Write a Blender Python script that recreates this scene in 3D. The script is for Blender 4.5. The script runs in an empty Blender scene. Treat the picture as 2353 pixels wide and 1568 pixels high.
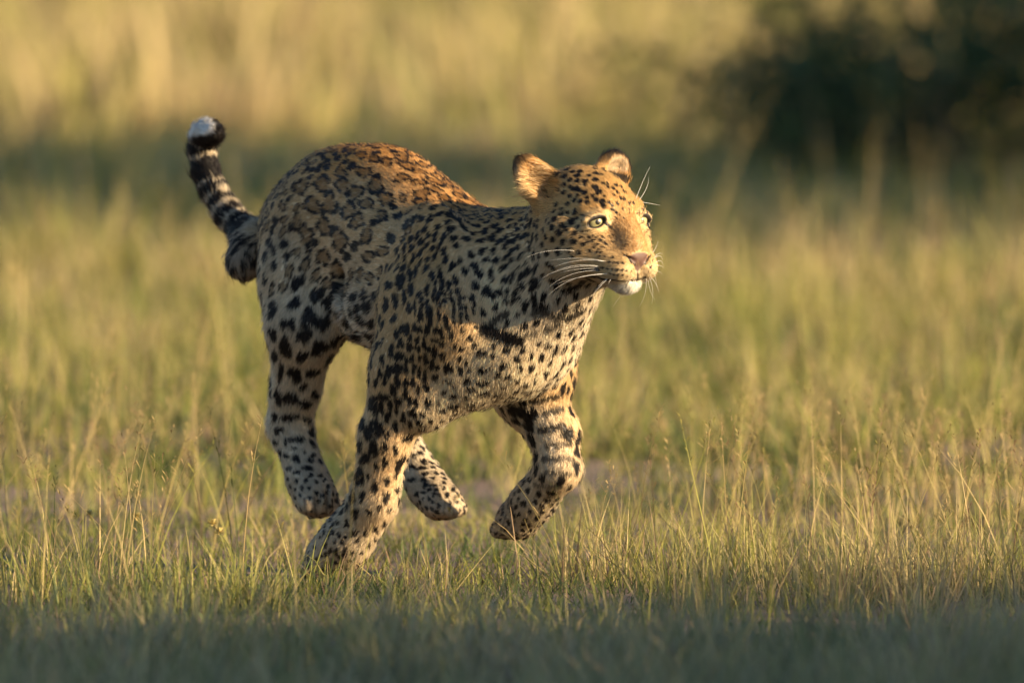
import bpy, bmesh, math, random
import numpy as np
from mathutils import Vector, Matrix
from mathutils.bvhtree import BVHTree
rng = np.random.default_rng(7)
random.seed(7)
scene = bpy.context.scene
COL = scene.collection
R = math.radians

# ------------------------------------------------------------------ camera, sky, sun, exposure
D, H, S = 20.0, 1.4, 0.00078                 # metres to the leopard, camera height, metres per pixel at 2352 px width
FPX = D / S
HORIZON = 1340 - H / S
PITCH = math.atan((784 - HORIZON) / FPX)
cam = bpy.data.cameras.new('camera')
cam.sensor_width = 36.0
cam.lens = 36.0 * FPX / 2352
cam.clip_start, cam.clip_end = 0.1, 2000
cam.dof.use_dof = True
cam.dof.focus_distance = D - 0.16
cam.dof.aperture_fstop = 3.5
camo = bpy.data.objects.new('camera', cam)
camo.location = (0, -D, H)
camo.rotation_euler = (math.pi / 2 - PITCH, 0, 0)
COL.objects.link(camo)
scene.camera = camo

SUN_EL, SUN_AZ = R(15.0), math.atan2(-0.46, 0.89)      # direction TO the sun, azimuth from +X
sdir = Vector((math.cos(SUN_EL) * math.cos(SUN_AZ), math.cos(SUN_EL) * math.sin(SUN_AZ), math.sin(SUN_EL)))
world = bpy.data.worlds.new('World')
scene.world = world
world.use_nodes = True
wn = world.node_tree
wn.nodes.clear()
sky = wn.nodes.new('ShaderNodeTexSky')
sky.sky_type = 'NISHITA'
sky.sun_disc = False
sky.ozone_density = 2.6
sky.dust_density = 0.4
sky.sun_elevation = SUN_EL
sky.sun_rotation = math.pi / 2 - SUN_AZ
bg = wn.nodes.new('ShaderNodeBackground')
bg.inputs['Strength'].default_value = 0.078
wo = wn.nodes.new('ShaderNodeOutputWorld')
wn.links.new(sky.outputs[0], bg.inputs[0])
wn.links.new(bg.outputs[0], wo.inputs[0])
sl = bpy.data.lights.new('sun', 'SUN')
sl.energy = 5.0
sl.angle = R(0.6)
sl.color = (1.0, 0.77, 0.47)
so = bpy.data.objects.new('sun', sl)
so.rotation_euler = sdir.to_track_quat('Z', 'Y').to_euler()
so.location = sdir * 60
COL.objects.link(so)
scene.view_settings.view_transform = 'Standard'
scene.view_settings.look = 'None'
scene.view_settings.exposure = 1.36
scene.view_settings.gamma = 1.0
scene.cycles.max_bounces = 3
scene.cycles.diffuse_bounces = 2
scene.cycles.transmission_bounces = 2
scene.cycles.transparent_max_bounces = 4
scene.cycles.caustics_reflective = scene.cycles.caustics_refractive = False
scene.cycles.use_denoising = True
scene.cycles_curves.shape = 'RIBBONS'
scene.cycles_curves.subdivisions = 2
scene.render.hair_type = 'STRAND'

# ------------------------------------------------------------------ helpers
_cp, _sp = math.cos(PITCH), math.sin(PITCH)
def P(px, py, Y):
    """point at depth Y seen at photo position (px, py) (2352 px wide)"""
    a, b = px - 1176.0, 784.0 - py
    dy, dz = _cp * FPX + _sp * b, -_sp * FPX + _cp * b
    t = (Y + D) / dy
    return np.array((a * t, Y, H + dz * t))
def ray(px, py):
    a, b = px - 1176.0, 784.0 - py
    return Vector((a, _cp * FPX + _sp * b, -_sp * FPX + _cp * b)).normalized()
def unit(v):
    v = np.asarray(v, float)
    return v / (np.linalg.norm(v, axis=-1, keepdims=True) + 1e-12)
def smooth(a, b, x):
    t = np.clip((x - a) / (b - a), 0, 1)
    return t * t * (3 - 2 * t)
def tag(o, label=None, cat=None, group=None, kind=None):
    if label: o['label'] = label
    if cat: o['category'] = cat
    if group: o['group'] = group
    if kind: o['kind'] = kind
    return o
def mesh_obj(name, verts, faces, mat=None, parent=None, shade=True, col=None):
    me = bpy.data.meshes.new(name)
    me.from_pydata([tuple(v) for v in verts] if not isinstance(verts, np.ndarray) else verts.tolist(), [], faces if not isinstance(faces, np.ndarray) else faces.tolist())
    me.update()
    if shade: me.polygons.foreach_set('use_smooth', [True] * len(me.polygons))
    if col is not None:
        at = me.color_attributes.new('tint', 'FLOAT_COLOR', 'POINT')
        at.data.foreach_set('color', np.hstack([col, np.ones((len(col), 1))]).astype(np.float32).ravel())
    if mat: me.materials.append(mat)
    o = bpy.data.objects.new(name, me)
    COL.objects.link(o)
    if parent: o.parent = parent
    return o
def fast_mesh(name, verts, tris, quads, mat, col):
    """big meshes straight from arrays"""
    me = bpy.data.meshes.new(name)
    nv, nt, nq = len(verts), len(tris), len(quads)
    me.vertices.add(nv)
    me.vertices.foreach_set('co', verts.astype(np.float32).ravel())
    me.loops.add(nt * 3 + nq * 4)
    me.loops.foreach_set('vertex_index', np.concatenate([tris.ravel(), quads.ravel()]).astype(np.int32))
    me.polygons.add(nt + nq)
    st = np.concatenate([np.arange(nt) * 3, nt * 3 + np.arange(nq) * 4]).astype(np.int32)
    me.polygons.foreach_set('loop_start', st)
    me.polygons.foreach_set('use_smooth', np.ones(nt + nq, bool))
    me.update(calc_edges=True)
    at = me.color_attributes.new('tint', 'FLOAT_COLOR', 'POINT')
    at.data.foreach_set('color', np.hstack([col, np.ones((nv, 1))]).astype(np.float32).ravel())
    me.materials.append(mat)
    o = bpy.data.objects.new(name, me)
    COL.objects.link(o)
    return o
def nmat(name):
    m = bpy.data.materials.new(name)
    m.use_nodes = True
    nt = m.node_tree
    nt.nodes.clear()
    out = nt.nodes.new('ShaderNodeOutputMaterial')
    return m, nt, out
def node(nt, t, **kw):
    n = nt.nodes.new(t)
    for k, v in kw.items():
        if k in n.inputs: n.inputs[k].default_value = v
        else: setattr(n, k, v)
    return n
def vnoise(p, seed=0, freq=1.0):
    """cheap smooth noise -1..1 from sums of sines, p (n,k)"""
    r = np.random.default_rng(seed)
    v = np.zeros(len(p))
    for i in range(7):
        d = r.normal(size=p.shape[1])
        d /= np.linalg.norm(d)
        v += np.sin(p @ d * freq * (0.7 + 0.25 * i) * 2 * math.pi + r.uniform(0, 6.28)) / 7
    return v * 1.9

# ------------------------------------------------------------------ the leopard: body as one blended surface
TH = R(50)
hv = np.array((math.cos(TH), -math.sin(TH), 0.0))       # heading
lv = np.array((math.sin(TH), math.cos(TH), 0.0))        # animal's left
up = np.array((0.0, 0.0, 1.0))
PH = R(38)
HH = np.array((math.sin(PH), -math.cos(PH), 0.0))       # head heading
HLF = np.array((math.cos(PH), math.sin(PH), 0.0))       # head's left
HO = P(1345, 500, -0.20)
def hd(x, y, z):
    return HO + HH * x + HLF * y + up * z
HB = (HH, HLF, up)
BB = (hv, lv, up)

# rectilinear grid, finer round the head
def axis(lo, hi, f0, f1, c=0.0052, f=0.0024):
    a = [lo]
    while a[-1] < hi:
        a.append(a[-1] + (f if f0 < a[-1] < f1 else c))
    return np.array(a, np.float32)
hx, hy, hz = HO
GX = axis(-0.62, 0.32, hx - 0.15, hx + 0.145)
GY = axis(-0.42, 0.66, hy - 0.165, hy + 0.11)
GZ = axis(-0.03, 0.84, hz - 0.165, hz + 0.135)
FLD = np.full((len(GX), len(GY), len(GZ)), 1.0, np.float32)
BONES = []                                               # (a, b, radius, flow, region)
def _box(lo, hi):
    s = []
    for g, l, h in zip((GX, GY, GZ), lo, hi):
        i0, i1 = np.searchsorted(g, l), np.searchsorted(g, h)
        s.append(slice(max(0, i0 - 1), min(len(g), i1 + 1)))
    return tuple(s)
def _pts(s):
    return GX[s[0]][:, None, None], GY[s[1]][None, :, None], GZ[s[2]][None, None, :]
def _blend(s, d, k, sub=False):
    F = FLD[s]
    if sub:
        d = -d
        hh = np.maximum(k - np.abs(F - d), 0) / k
        FLD[s] = np.maximum(F, d) + hh * hh * k * 0.25
    else:
        hh = np.maximum(k - np.abs(F - d), 0) / k
        FLD[s] = np.minimum(F, d) - hh * hh * k * 0.25
def cone(a, b, ra, rb, k=0.03, sub=False, reg=None, flow=None):
    a, b = np.asarray(a, np.float32), np.asarray(b, np.float32)
    m = max(ra, rb) + k + 0.012
    s = _box(np.minimum(a, b) - m, np.maximum(a, b) + m)
    x, y, z = _pts(s)
    ab = b - a
    t = np.clip(((x - a[0]) * ab[0] + (y - a[1]) * ab[1] + (z - a[2]) * ab[2]) / (ab @ ab + 1e-9), 0, 1)
    d = np.sqrt((x - a[0] - t * ab[0]) ** 2 + (y - a[1] - t * ab[1]) ** 2 + (z - a[2] - t * ab[2]) ** 2) - (ra + (rb - ra) * t)
    _blend(s, d, k, sub)
    if reg: BONES.append((a, b, ra, rb, unit(b - a if flow is None else flow), reg))
def ell(c, r, B, k=0.03, sub=False, reg=None, flow=None):
    c = np.asarray(c, np.float32)
    ext = np.sqrt(sum((np.asarray(B[i]) * r[i]) ** 2 for i in range(3))) + k + 0.012
    s = _box(c - ext, c + ext)
    x, y, z = _pts(s)
    x, y, z = x - c[0], y - c[1], z - c[2]
    q0 = q1 = 0
    for i in range(3):
        u = B[i][0] * x + B[i][1] * y + B[i][2] * z
        q0 = q0 + (u / r[i]) ** 2
        q1 = q1 + (u / r[i] ** 2) ** 2
    q0, q1 = np.sqrt(q0), np.sqrt(q1)
    d = (q0 * (q0 - 1) / (q1 + 1e-6)).astype(np.float32)
    d = np.where(q0 < 0.05, -min(r), d)
    _blend(s, d, k, sub)
    if reg: BONES.append((c, c + np.asarray(B[0], np.float32) * 0.001, min(r), min(r), unit(flow), reg))
def tilt(B, ang, i, j):
    B = [np.array(v, float) for v in B]
    c, s_ = math.cos(ang), math.sin(ang)
    B[i], B[j] = B[i] * c + B[j] * s_, B[j] * c - B[i] * s_
    return B
def frame(n, u):
    n = unit(n); u = np.asarray(u, float); u = unit(u - n * (n @ u))
    return (n, np.cross(u, n), u)
BACK = -hv
# torso
BBr = tilt(BB, R(12), 0, 2)
ell(P(1090, 690, 0.03), (0.20, 0.115, 0.155), BBr, 0.05, reg='shoulder', flow=BACK - up * 0.3)
ell(P(1155, 790, -0.06), (0.10, 0.112, 0.100), BB, 0.05, reg='chest', flow=BACK * 0.2 - up)
ell(P(1178, 690, -0.07), (0.10, 0.104, 0.130), BB, 0.05, reg='chest', flow=BACK * 0.2 - up)
ell(P(1050, 584, 0.06), (0.150, 0.074, 0.058), tilt(BB, R(-24), 0, 2), 0.06, reg='back', flow=BACK + up * 0.3)
ell(P(968, 566, 0.12), (0.155, 0.116, 0.122), tilt(BB, R(-35), 0, 2), 0.06, reg='flank', flow=BACK + up * 0.1)
ell(P(880, 545, 0.22), (0.14, 0.108, 0.150), tilt(BB, R(-10), 0, 2), 0.06, reg='flank', flow=BACK - up * 0.2)
ell(P(858, 426, 0.25), (0.12, 0.088, 0.068), tilt(BB, R(-5), 0, 2), 0.05, reg='back', flow=BACK)
ell(P(770, 484, 0.33), (0.115, 0.100, 0.110), tilt(BB, R(22), 0, 2), 0.05, reg='rump', flow=BACK - up * 0.5)
ell(P(702, 530, 0.39), (0.085, 0.085, 0.088), tilt(BB, R(35), 0, 2), 0.05, reg='rump', flow=BACK - up * 0.7)
ell(P(900, 690, 0.17), (0.15, 0.085, 0.070), tilt(BB, R(8), 0, 2), 0.05, reg='belly', flow=BACK - up * 0.4)
ell(P(965, 715, 0.11), (0.13, 0.114, 0.085), BB, 0.05, reg='belly', flow=BACK - up * 0.4)
# shoulder blade, hollows between the muscles
cone(P(1075, 570, -0.01), P(1000, 690, -0.080), 0.026, 0.032, 0.05)
cone(P(1120, 600, -0.075), P(1072, 740, -0.145), 0.008, 0.008, 0.03, sub=True)
cone(P(800, 640, 0.16), P(845, 770, 0.13), 0.010, 0.010, 0.04, sub=True)
# neck
cone(hd(-0.050, 0, -0.030), P(1105, 640, 0.02), 0.064, 0.100, 0.05, reg='neck', flow=BACK - up * 0.4)
cone(hd(-0.03, 0, -0.075), P(1172, 740, -0.06), 0.068, 0.108, 0.04, reg='throat', flow=BACK * 0.5 - up)
cone(hd(-0.022, -0.006, -0.09), P(1238, 775, -0.06), 0.042, 0.070, 0.03, reg='throat', flow=BACK * 0.2 - up)
# right hind leg
ell(P(698, 605, 0.29), (0.100, 0.060, 0.145), tilt(BB, R(-18), 0, 2), 0.04, reg='thigh', flow=BACK * 0.5 - up)
rk = P(700, 745, 0.25)
cone(P(700, 650, 0.28), rk, 0.072, 0.066, 0.04, reg='thigh', flow=BACK * 0.4 - up)
cone(rk, P(680, 890, 0.30), 0.064, 0.041, 0.03, reg='hindleg')
cone(P(680, 890, 0.30), P(668, 985, 0.325), 0.041, 0.036, 0.02, reg='hindleg')
cone(P(645, 965, 0.345), P(672, 905, 0.31), 0.018, 0.022, 0.03)
cone(P(668, 985, 0.325), P(708, 1105, 0.28), 0.035, 0.035, 0.02, reg='hindfoot')
def paw(w, tip, spread, r, toes=4, k=0.003, reg='paw'):
    """a cat's paw: pad mass, then four toes side by side"""
    w, tip, spread = np.asarray(w), np.asarray(tip), unit(spread)
    ax = unit(tip - w)
    spread = unit(spread - ax * (spread @ ax))
    L = np.linalg.norm(tip - w)
    cone(w, w + ax * L * 0.66, r * 0.86, r * 1.0, 0.02, reg=reg)
    for i in range(toes):
        q = (i - 1.5) / 1.5
        b = w + ax * L * 0.55 + spread * q * r * 0.55
        e = w + ax * (L * (1.06 - 0.10 * abs(q))) + spread * q * r * 0.66
        cone(b, e, r * 0.44, r * 0.42, 0.006, reg=reg)
    dn_ = np.cross(ax, spread)
    for j in (-1, 0, 1):                                 # clefts between the toes
        o_ = spread * j * r * 0.44
        for sd in (-1, 1):
            cone(w + ax * L * 0.70 + o_ + dn_ * sd * r * 0.98, w + ax * (L * 1.05 + r * .40) + o_ + dn_ * sd * r * 0.30, 0.0050, 0.0062, 0.005, sub=True)
        cone(w + ax * (L * 1.05 + r * .44) + o_ + dn_ * r * 0.4, w + ax * (L * 1.05 + r * .44) + o_ - dn_ * r * 0.4, 0.0060, 0.0060, 0.005, sub=True)
paw(P(708, 1105, 0.28), P(736, 1164, 0.245), lv, 0.040)
# left hind leg
lk = P(940, 745, 0.29)
ell(P(850, 620, 0.38), (0.10, 0.06, 0.14), tilt(BB, R(-25), 0, 2), 0.04, reg='thigh', flow=BACK * 0.5 - up)
cone(P(860, 640, 0.36), lk, 0.075, 0.062, 0.04, reg='thigh', flow=BACK * 0.4 - up)
cone(lk, P(905, 995, 0.33), 0.058, 0.033, 0.03, reg='hindleg')
cone(P(905, 995, 0.33), P(988, 1122, 0.25), 0.035, 0.033, 0.02, reg='hindfoot')
paw(P(980, 1118, 0.255), P(1032, 1170, 0.205), lv, 0.038)
# right fore leg
ell(P(1000, 650, -0.075), (0.10, 0.045, 0.15), tilt(tilt(BB, R(18), 0, 2), R(-6), 1, 2), 0.05, reg='shoulder', flow=BACK * 0.4 - up)
re_ = P(940, 850, -0.045)
cone(P(1035, 720, -0.115), re_, 0.070, 0.060, 0.045, reg='arm', flow=-up + BACK * 0.3)
cone(P(965, 700, -0.03), re_, 0.070, 0.058, 0.04, reg='arm', flow=-up + BACK * 0.3)
rw = P(858, 1150, 0.02)
cone(re_, P(888, 1000, -0.015), 0.058, 0.046, 0.03, reg='foreleg')
cone(P(888, 1000, -0.015), rw, 0.046, 0.039, 0.02, reg='foreleg')
cone(rw, P(800, 1240, 0.07), 0.041, 0.045, 0.02, reg='forefoot')
paw(P(792, 1240, 0.065), P(752, 1304, 0.120), lv, 0.051)
cone(P(985, 930, -0.06), P(1060, 870, -0.07), 0.040, 0.055, 0.05, reg='chest', flow=-up)
# left fore leg
le_ = P(1212, 900, 0.07)
cone(P(1262, 720, 0.03), P(1238, 860, 0.05), 0.066, 0.054, 0.045, reg='arm', flow=-up)
cone(P(1240, 860, 0.05), le_, 0.056, 0.056, 0.04, reg='arm', flow=-up + hv * 0.3)
cone(le_, P(1270, 990, 0.045), 0.056, 0.043, 0.03, reg='foreleg')
lw = P(1284, 1075, 0.025)
cone(P(1270, 990, 0.045), lw, 0.043, 0.037, 0.02, reg='foreleg')
cone(lw, P(1225, 1150, 0.085), 0.037, 0.036, 0.02, reg='forefoot')
paw(P(1230, 1145, 0.08), P(1170, 1216, 0.145), lv, 0.040)
# tail
TAILP = [(600, 550, 0.47, .034), (563, 535, 0.52, .027), (524, 492, 0.555, .0235), (492, 440, 0.585, .0225), (473, 395, 0.60, .0225), (464, 350, 0.605, .0215), (466, 318, 0.595, .0215), (477, 306, 0.575, .0225), (489, 308, 0.548, .020)]
TP = [P(a, b, c) for a, b, c, _ in TAILP]
for i in range(len(TP) - 1):
    cone(TP[i], TP[i + 1], TAILP[i][3], TAILP[i + 1][3], 0.012, reg='tail')
cone(P(585, 570, 0.475), P(568, 596, 0.455), 0.030, 0.024, 0.05, reg='rearfur', flow=-up)
cone(P(568, 596, 0.455), P(558, 606, 0.45), 0.023, 0.021, 0.04, reg='rearfur', flow=-up)
# head
fb = -HH
ell(hd(-0.008, -0.002, 0.016), (0.098, 0.080, 0.076), HB, 0.03, reg='crown', flow=fb + up * 0.1)
ell(hd(0.052, 0, 0.020), (0.042, 0.056, 0.042), tilt(HB, R(-25), 0, 2), 0.03, reg='crown', flow=fb + up * 0.5)
for s in (-1, 1):
    ell(hd(0.018, s * 0.050, -0.045), (0.070, 0.044, 0.060), HB, 0.03, reg='cheek', flow=fb * 0.9 + HLF * s * 0.4 - up * 0.5)
    cone(hd(0.092, s * 0.042, -0.034), hd(0.03, s * 0.076, -0.020), 0.018, 0.022, 0.03, reg='cheek', flow=fb + HLF * s * 0.5 - up * 0.3)
    cone(hd(0.090, s * 0.026, 0.022), hd(0.070, s * 0.056, 0.018), 0.017, 0.016, 0.016, reg='crown', flow=fb + up * 0.5)   # brow
    ell(hd(0.116, s * 0.027, -0.084), (0.042, 0.028, 0.027), HB, 0.014, reg='muzzle', flow=fb * 0.7 + HLF * s * 0.6 - up * 0.3)
    cone(hd(0.104, 0, -0.101), hd(0.00, s * 0.046, -0.066), 0.014, 0.032, 0.025, reg='jaw', flow=fb - up * 0.3)
    cone(hd(0.095, s * 0.030, -0.068), hd(0.055, s * 0.050, -0.066), 0.033, 0.036, 0.025, reg='cheek', flow=fb + HLF * s * 0.4)
cone(hd(0.076, 0, 0.010), hd(0.130, 0, -0.047), 0.034, 0.027, 0.020, reg='bridge', flow=fb + up * 0.9)
ell(hd(0.115, 0, -0.113), (0.025, 0.022, 0.017), HB, 0.014, reg='chin', flow=fb * 0.4 - up)
ell(hd(0.141, 0, -0.064), (0.014, 0.025, 0.015), HB, 0.010)                       # nose
cone(hd(0.10, 0, -0.09), hd(0.126, 0, -0.092), 0.022, 0.018, 0.012)
# mouth line, nostrils, eye sockets
for s in (-1, 1):
    cone(hd(0.150, 0, -0.107), hd(0.080, s * 0.050, -0.098), 0.0012, 0.002, 0.005, sub=True)
    cone(hd(0.155, s * 0.012, -0.072), hd(0.147, s * 0.024, -0.064), 0.0036, 0.0026, 0.003, sub=True)
cone(hd(0.157, 0, -0.078), hd(0.158, 0, -0.104), 0.002, 0.002, 0.005, sub=True)
EYE = {}
for s in (-1, 1):
    c = hd(0.0835, s * 0.0465, -0.004)
    EYE[s] = c
    n = unit(HH * 0.86 + HLF * s * 0.42 + up * 0.06)
    B = frame(n, up + HLF * s * 0.34)
    ell(c + n * 0.010, (0.016, 0.0235, 0.0175), B, 0.012)                        # lids
    ell(c + n * 0.024, (0.020, 0.0170, 0.0088), B, 0.003, sub=True)
    cone(c + n * 0.019 + B[1] * 0.018 + B[2] * 0.0086, c + n * 0.019 - B[1] * 0.018 + B[2] * 0.0086, 0.0052, 0.0052, 0.006)              # opening
    EYE[s] = (c, n, B)
# ears: cups
ER = (P(1235, 417, -0.21), frame((0.22, -0.88, 0.30), (-0.66, 0.0, 0.9)))
EL = (P(1406, 396, -0.145), frame((0.68, -0.62, -0.12), (-0.06, 0.10, 0.95)))
for (c, B), (w, h) in ((ER, (0.032, 0.055)), (EL, (0.044, 0.038))):
    ell(c, (0.017, w, h), B, 0.016)
    cone(c - B[2] * h * 0.8, c - B[2] * h * 0.3, 0.026, 0.026, 0.02)
    BONES.append((c.astype(np.float32), (c + B[2] * 0.01).astype(np.float32), 0.02, 0.02, unit(B[2] + B[0] * 0.2), 'ear'))
    ell(c + B[0] * 0.0255 - B[2] * 0.002, (0.026, w * 0.80, h * 0.80), B, 0.008, sub=True)
FLD[0, :, :] = FLD[-1, :, :] = 1; FLD[:, 0, :] = FLD[:, -1, :] = 1; FLD[:, :, 0] = FLD[:, :, -1] = 1

def surface_nets(F, gx, gy, gz):
    ins = F < 0
    nx, ny, nz = F.shape
    cnt = np.zeros((nx - 1, ny - 1, nz - 1), np.int8)
    for i in (0, 1):
        for j in (0, 1):
            for k in (0, 1):
                cnt += ins[i:nx - 1 + i, j:ny - 1 + j, k:nz - 1 + k]
    act = np.argwhere((cnt > 0) & (cnt < 8))
    ids = np.full(cnt.shape, -1, np.int32)
    ids[act[:, 0], act[:, 1], act[:, 2]] = np.arange(len(act))
    acc = np.zeros((len(act), 3)); num = np.zeros(len(act))
    G = (gx, gy, gz)
    for ax in range(3):
        o1, o2 = [a for a in range(3) if a != ax]
        for i in (0, 1):
            for j in (0, 1):
                p0 = act.copy(); p0[:, o1] += i; p0[:, o2] += j
                p1 = p0.copy(); p1[:, ax] += 1
                f0 = F[p0[:, 0], p0[:, 1], p0[:, 2]]; f1 = F[p1[:, 0], p1[:, 1], p1[:, 2]]
                m = (f0 < 0) != (f1 < 0)
                t = np.where(m, f0 / np.where(m, f0 - f1, 1), 0)
                q = np.stack([G[a][p0[:, a]] for a in range(3)], 1).astype(float)
                q[:, ax] += t * (G[ax][p1[:, ax]] - G[ax][p0[:, ax]])
                acc += q * m[:, None]; num += m
    V = acc / np.maximum(num, 1)[:, None]
    Q = []
    for ax in range(3):
        o1, o2 = [(1, 2), (2, 0), (0, 1)][ax]
        sl0 = [slice(None)] * 3; sl1 = [slice(None)] * 3
        sl0[ax] = slice(0, -1); sl1[ax] = slice(1, None)
        a, b = ins[tuple(sl0)], ins[tuple(sl1)]
        for flip, m in ((False, a & ~b), (True, ~a & b)):
            e = np.argwhere(m)
            def cid(d1, d2):
                c = e.copy(); c[:, o1] += d1; c[:, o2] += d2
                return ids[c[:, 0], c[:, 1], c[:, 2]]
            q = np.stack([cid(-1, -1), cid(0, -1), cid(0, 0), cid(-1, 0)], 1)
            Q.append(q[:, ::-1] if flip else q)
    return V, np.concatenate(Q)
BV, BQ = surface_nets(FLD, GX, GY, GZ)
del FLD
# relax a little, keep the largest piece
for _ in range(2):
    a = np.zeros_like(BV); n = np.zeros(len(BV))
    for i, j in ((0, 1), (1, 2), (2, 3), (3, 0)):
        np.add.at(a, BQ[:, i], BV[BQ[:, j]]); np.add.at(n, BQ[:, i], 1)
        np.add.at(a, BQ[:, j], BV[BQ[:, i]]); np.add.at(n, BQ[:, j], 1)
    BV = BV * 0.45 + 0.55 * a / n[:, None]
lab = np.arange(len(BV))
while True:
    old = lab.copy()
    mq = lab[BQ].min(1)
    for i in range(4): np.minimum.at(lab, BQ[:, i], mq)
    lab = lab[lab]
    if (lab == old).all(): break
big = np.bincount(lab).argmax()
keep = lab == big
print('body pieces', len(np.unique(lab)), 'verts', len(BV), 'kept', keep.sum())
remap = np.cumsum(keep) - 1
BQ = remap[BQ[keep[BQ[:, 0]]]]
BV = BV[keep]
fn = np.cross(BV[BQ[:, 2]] - BV[BQ[:, 0]], BV[BQ[:, 3]] - BV[BQ[:, 1]])
BN = np.zeros_like(BV)
for i in range(4): np.add.at(BN, BQ[:, i], fn)
BN = unit(BN)

# ------------------------------------------------------------------ the coat: regions, markings, fur
REG = {  # hair mm, spot spacing mm, spot radius mm, stretch along the lie of the hair, rosettes 0..1, ground colour
 'crown':   (5.5, 13.0, 4.9, 1.15, 0, (.60, .38, .15)), 'cheek': (7, 14.5, 5.4, 1.2, 0, (.58, .40, .20)),
 'muzzle':  (4.0, 0, 0, 1, 0, (.62, .44, .22)), 'bridge': (3.2, 0, 0, 1, 0, (.48, .285, .115)), 'chin': (7, 0, 0, 1, 0, (.78, .70, .58)),
 'jaw':     (9, 22, 6.5, 1.4, 0, (.66, .58, .46)), 'ear': (7, 0, 0, 1, 0, (.60, .34, .12)),
 'neck':    (6.2, 16.0, 7.2, 1.45, 0, (.60, .41, .20)), 'throat': (11, 22, 7.2, 1.7, 0, (.74, .58, .38)),
 'chest':   (9.5, 19, 5.4, .60, 0, (.90, .71, .44)), 'shoulder': (6.2, 15, 7.0, 1.4, 0, (.60, .38, .16)),
 'arm':     (7, 18.0, 7.7, 1.35, 0, (.62, .42, .21)), 'foreleg': (9, 27, 11.5, 1.3, 0, (.68, .50, .30)),
 'forefoot': (8, 17, 6.2, 1.1, 0, (.60, .50, .36)), 'paw': (3.6, 11.5, 4.4, 1.1, 0, (.50, .40, .28)),
 'back':    (7.5, 16.5, 8.0, 1.15, .3, (.62, .33, .10)), 'flank': (7, 29, 14.0, 1.05, 1, (.60, .42, .22)),
 'rump':    (7.5, 17.5, 8.3, 1.25, .45, (.60, .42, .22)), 'thigh': (9, 28, 11.5, 1.2, .55, (.64, .51, .34)),
 'belly':   (17, 24, 10.5, 1.3, .1, (.70, .62, .50)), 'hindleg': (11, 33, 14.5, 1.15, 0, (.74, .62, .46)),
 'hindfoot': (8, 18, 6.8, 1.0, 0, (.68, .58, .44)), 'tail': (12, 0, 0, 1, 0, (.62, .52, .38)), 'rearfur': (13, 17, 8, 1.3, 0, (.40, .33, .25)),
}
RN = list(REG)
RT = np.array([list(REG[r][:5]) + list(REG[r][5]) for r in RN])
def regions(p):
    """smooth region weights and hair flow at points"""
    W = np.zeros((len(p), len(RN))); FL = np.zeros((len(p), 3))
    for a, b, ra, rb, fl, rg in BONES:
        ab = b - a
        t = np.clip((p - a) @ ab / (ab @ ab + 1e-12), 0, 1)
        d = np.linalg.norm(p - a - t[:, None] * ab, axis=1) - (ra + (rb - ra) * t)
        w = np.exp(-np.maximum(d, -0.03) / (0.008 if rg in ('muzzle', 'bridge', 'chin', 'crown', 'cheek', 'jaw', 'ear', 'tail') else 0.013))
        W[:, RN.index(rg)] += w; FL += w[:, None] * fl
    W /= W.sum(1, keepdims=True) + 1e-12
    return W, unit(FL)
VW, VFL = regions(BV)
VPAR = VW @ RT
bvh = BVHTree.FromPolygons(BV.tolist(), BQ.tolist())
CAMP = Vector((0, -D, H))
def hit(px, py):
    loc, nrm, idx, dist = bvh.ray_cast(CAMP, ray(px, py))
    return (np.array(loc), np.array(nrm)) if loc is not None else (None, None)
KC = 0.26786 * 0.859
def f2(cx, cy):                                          # sketch units used for the face markings
    return (1350 + cx * 0.26786) * 0.859, (400 + cy * 0.26786) * 0.859
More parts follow.
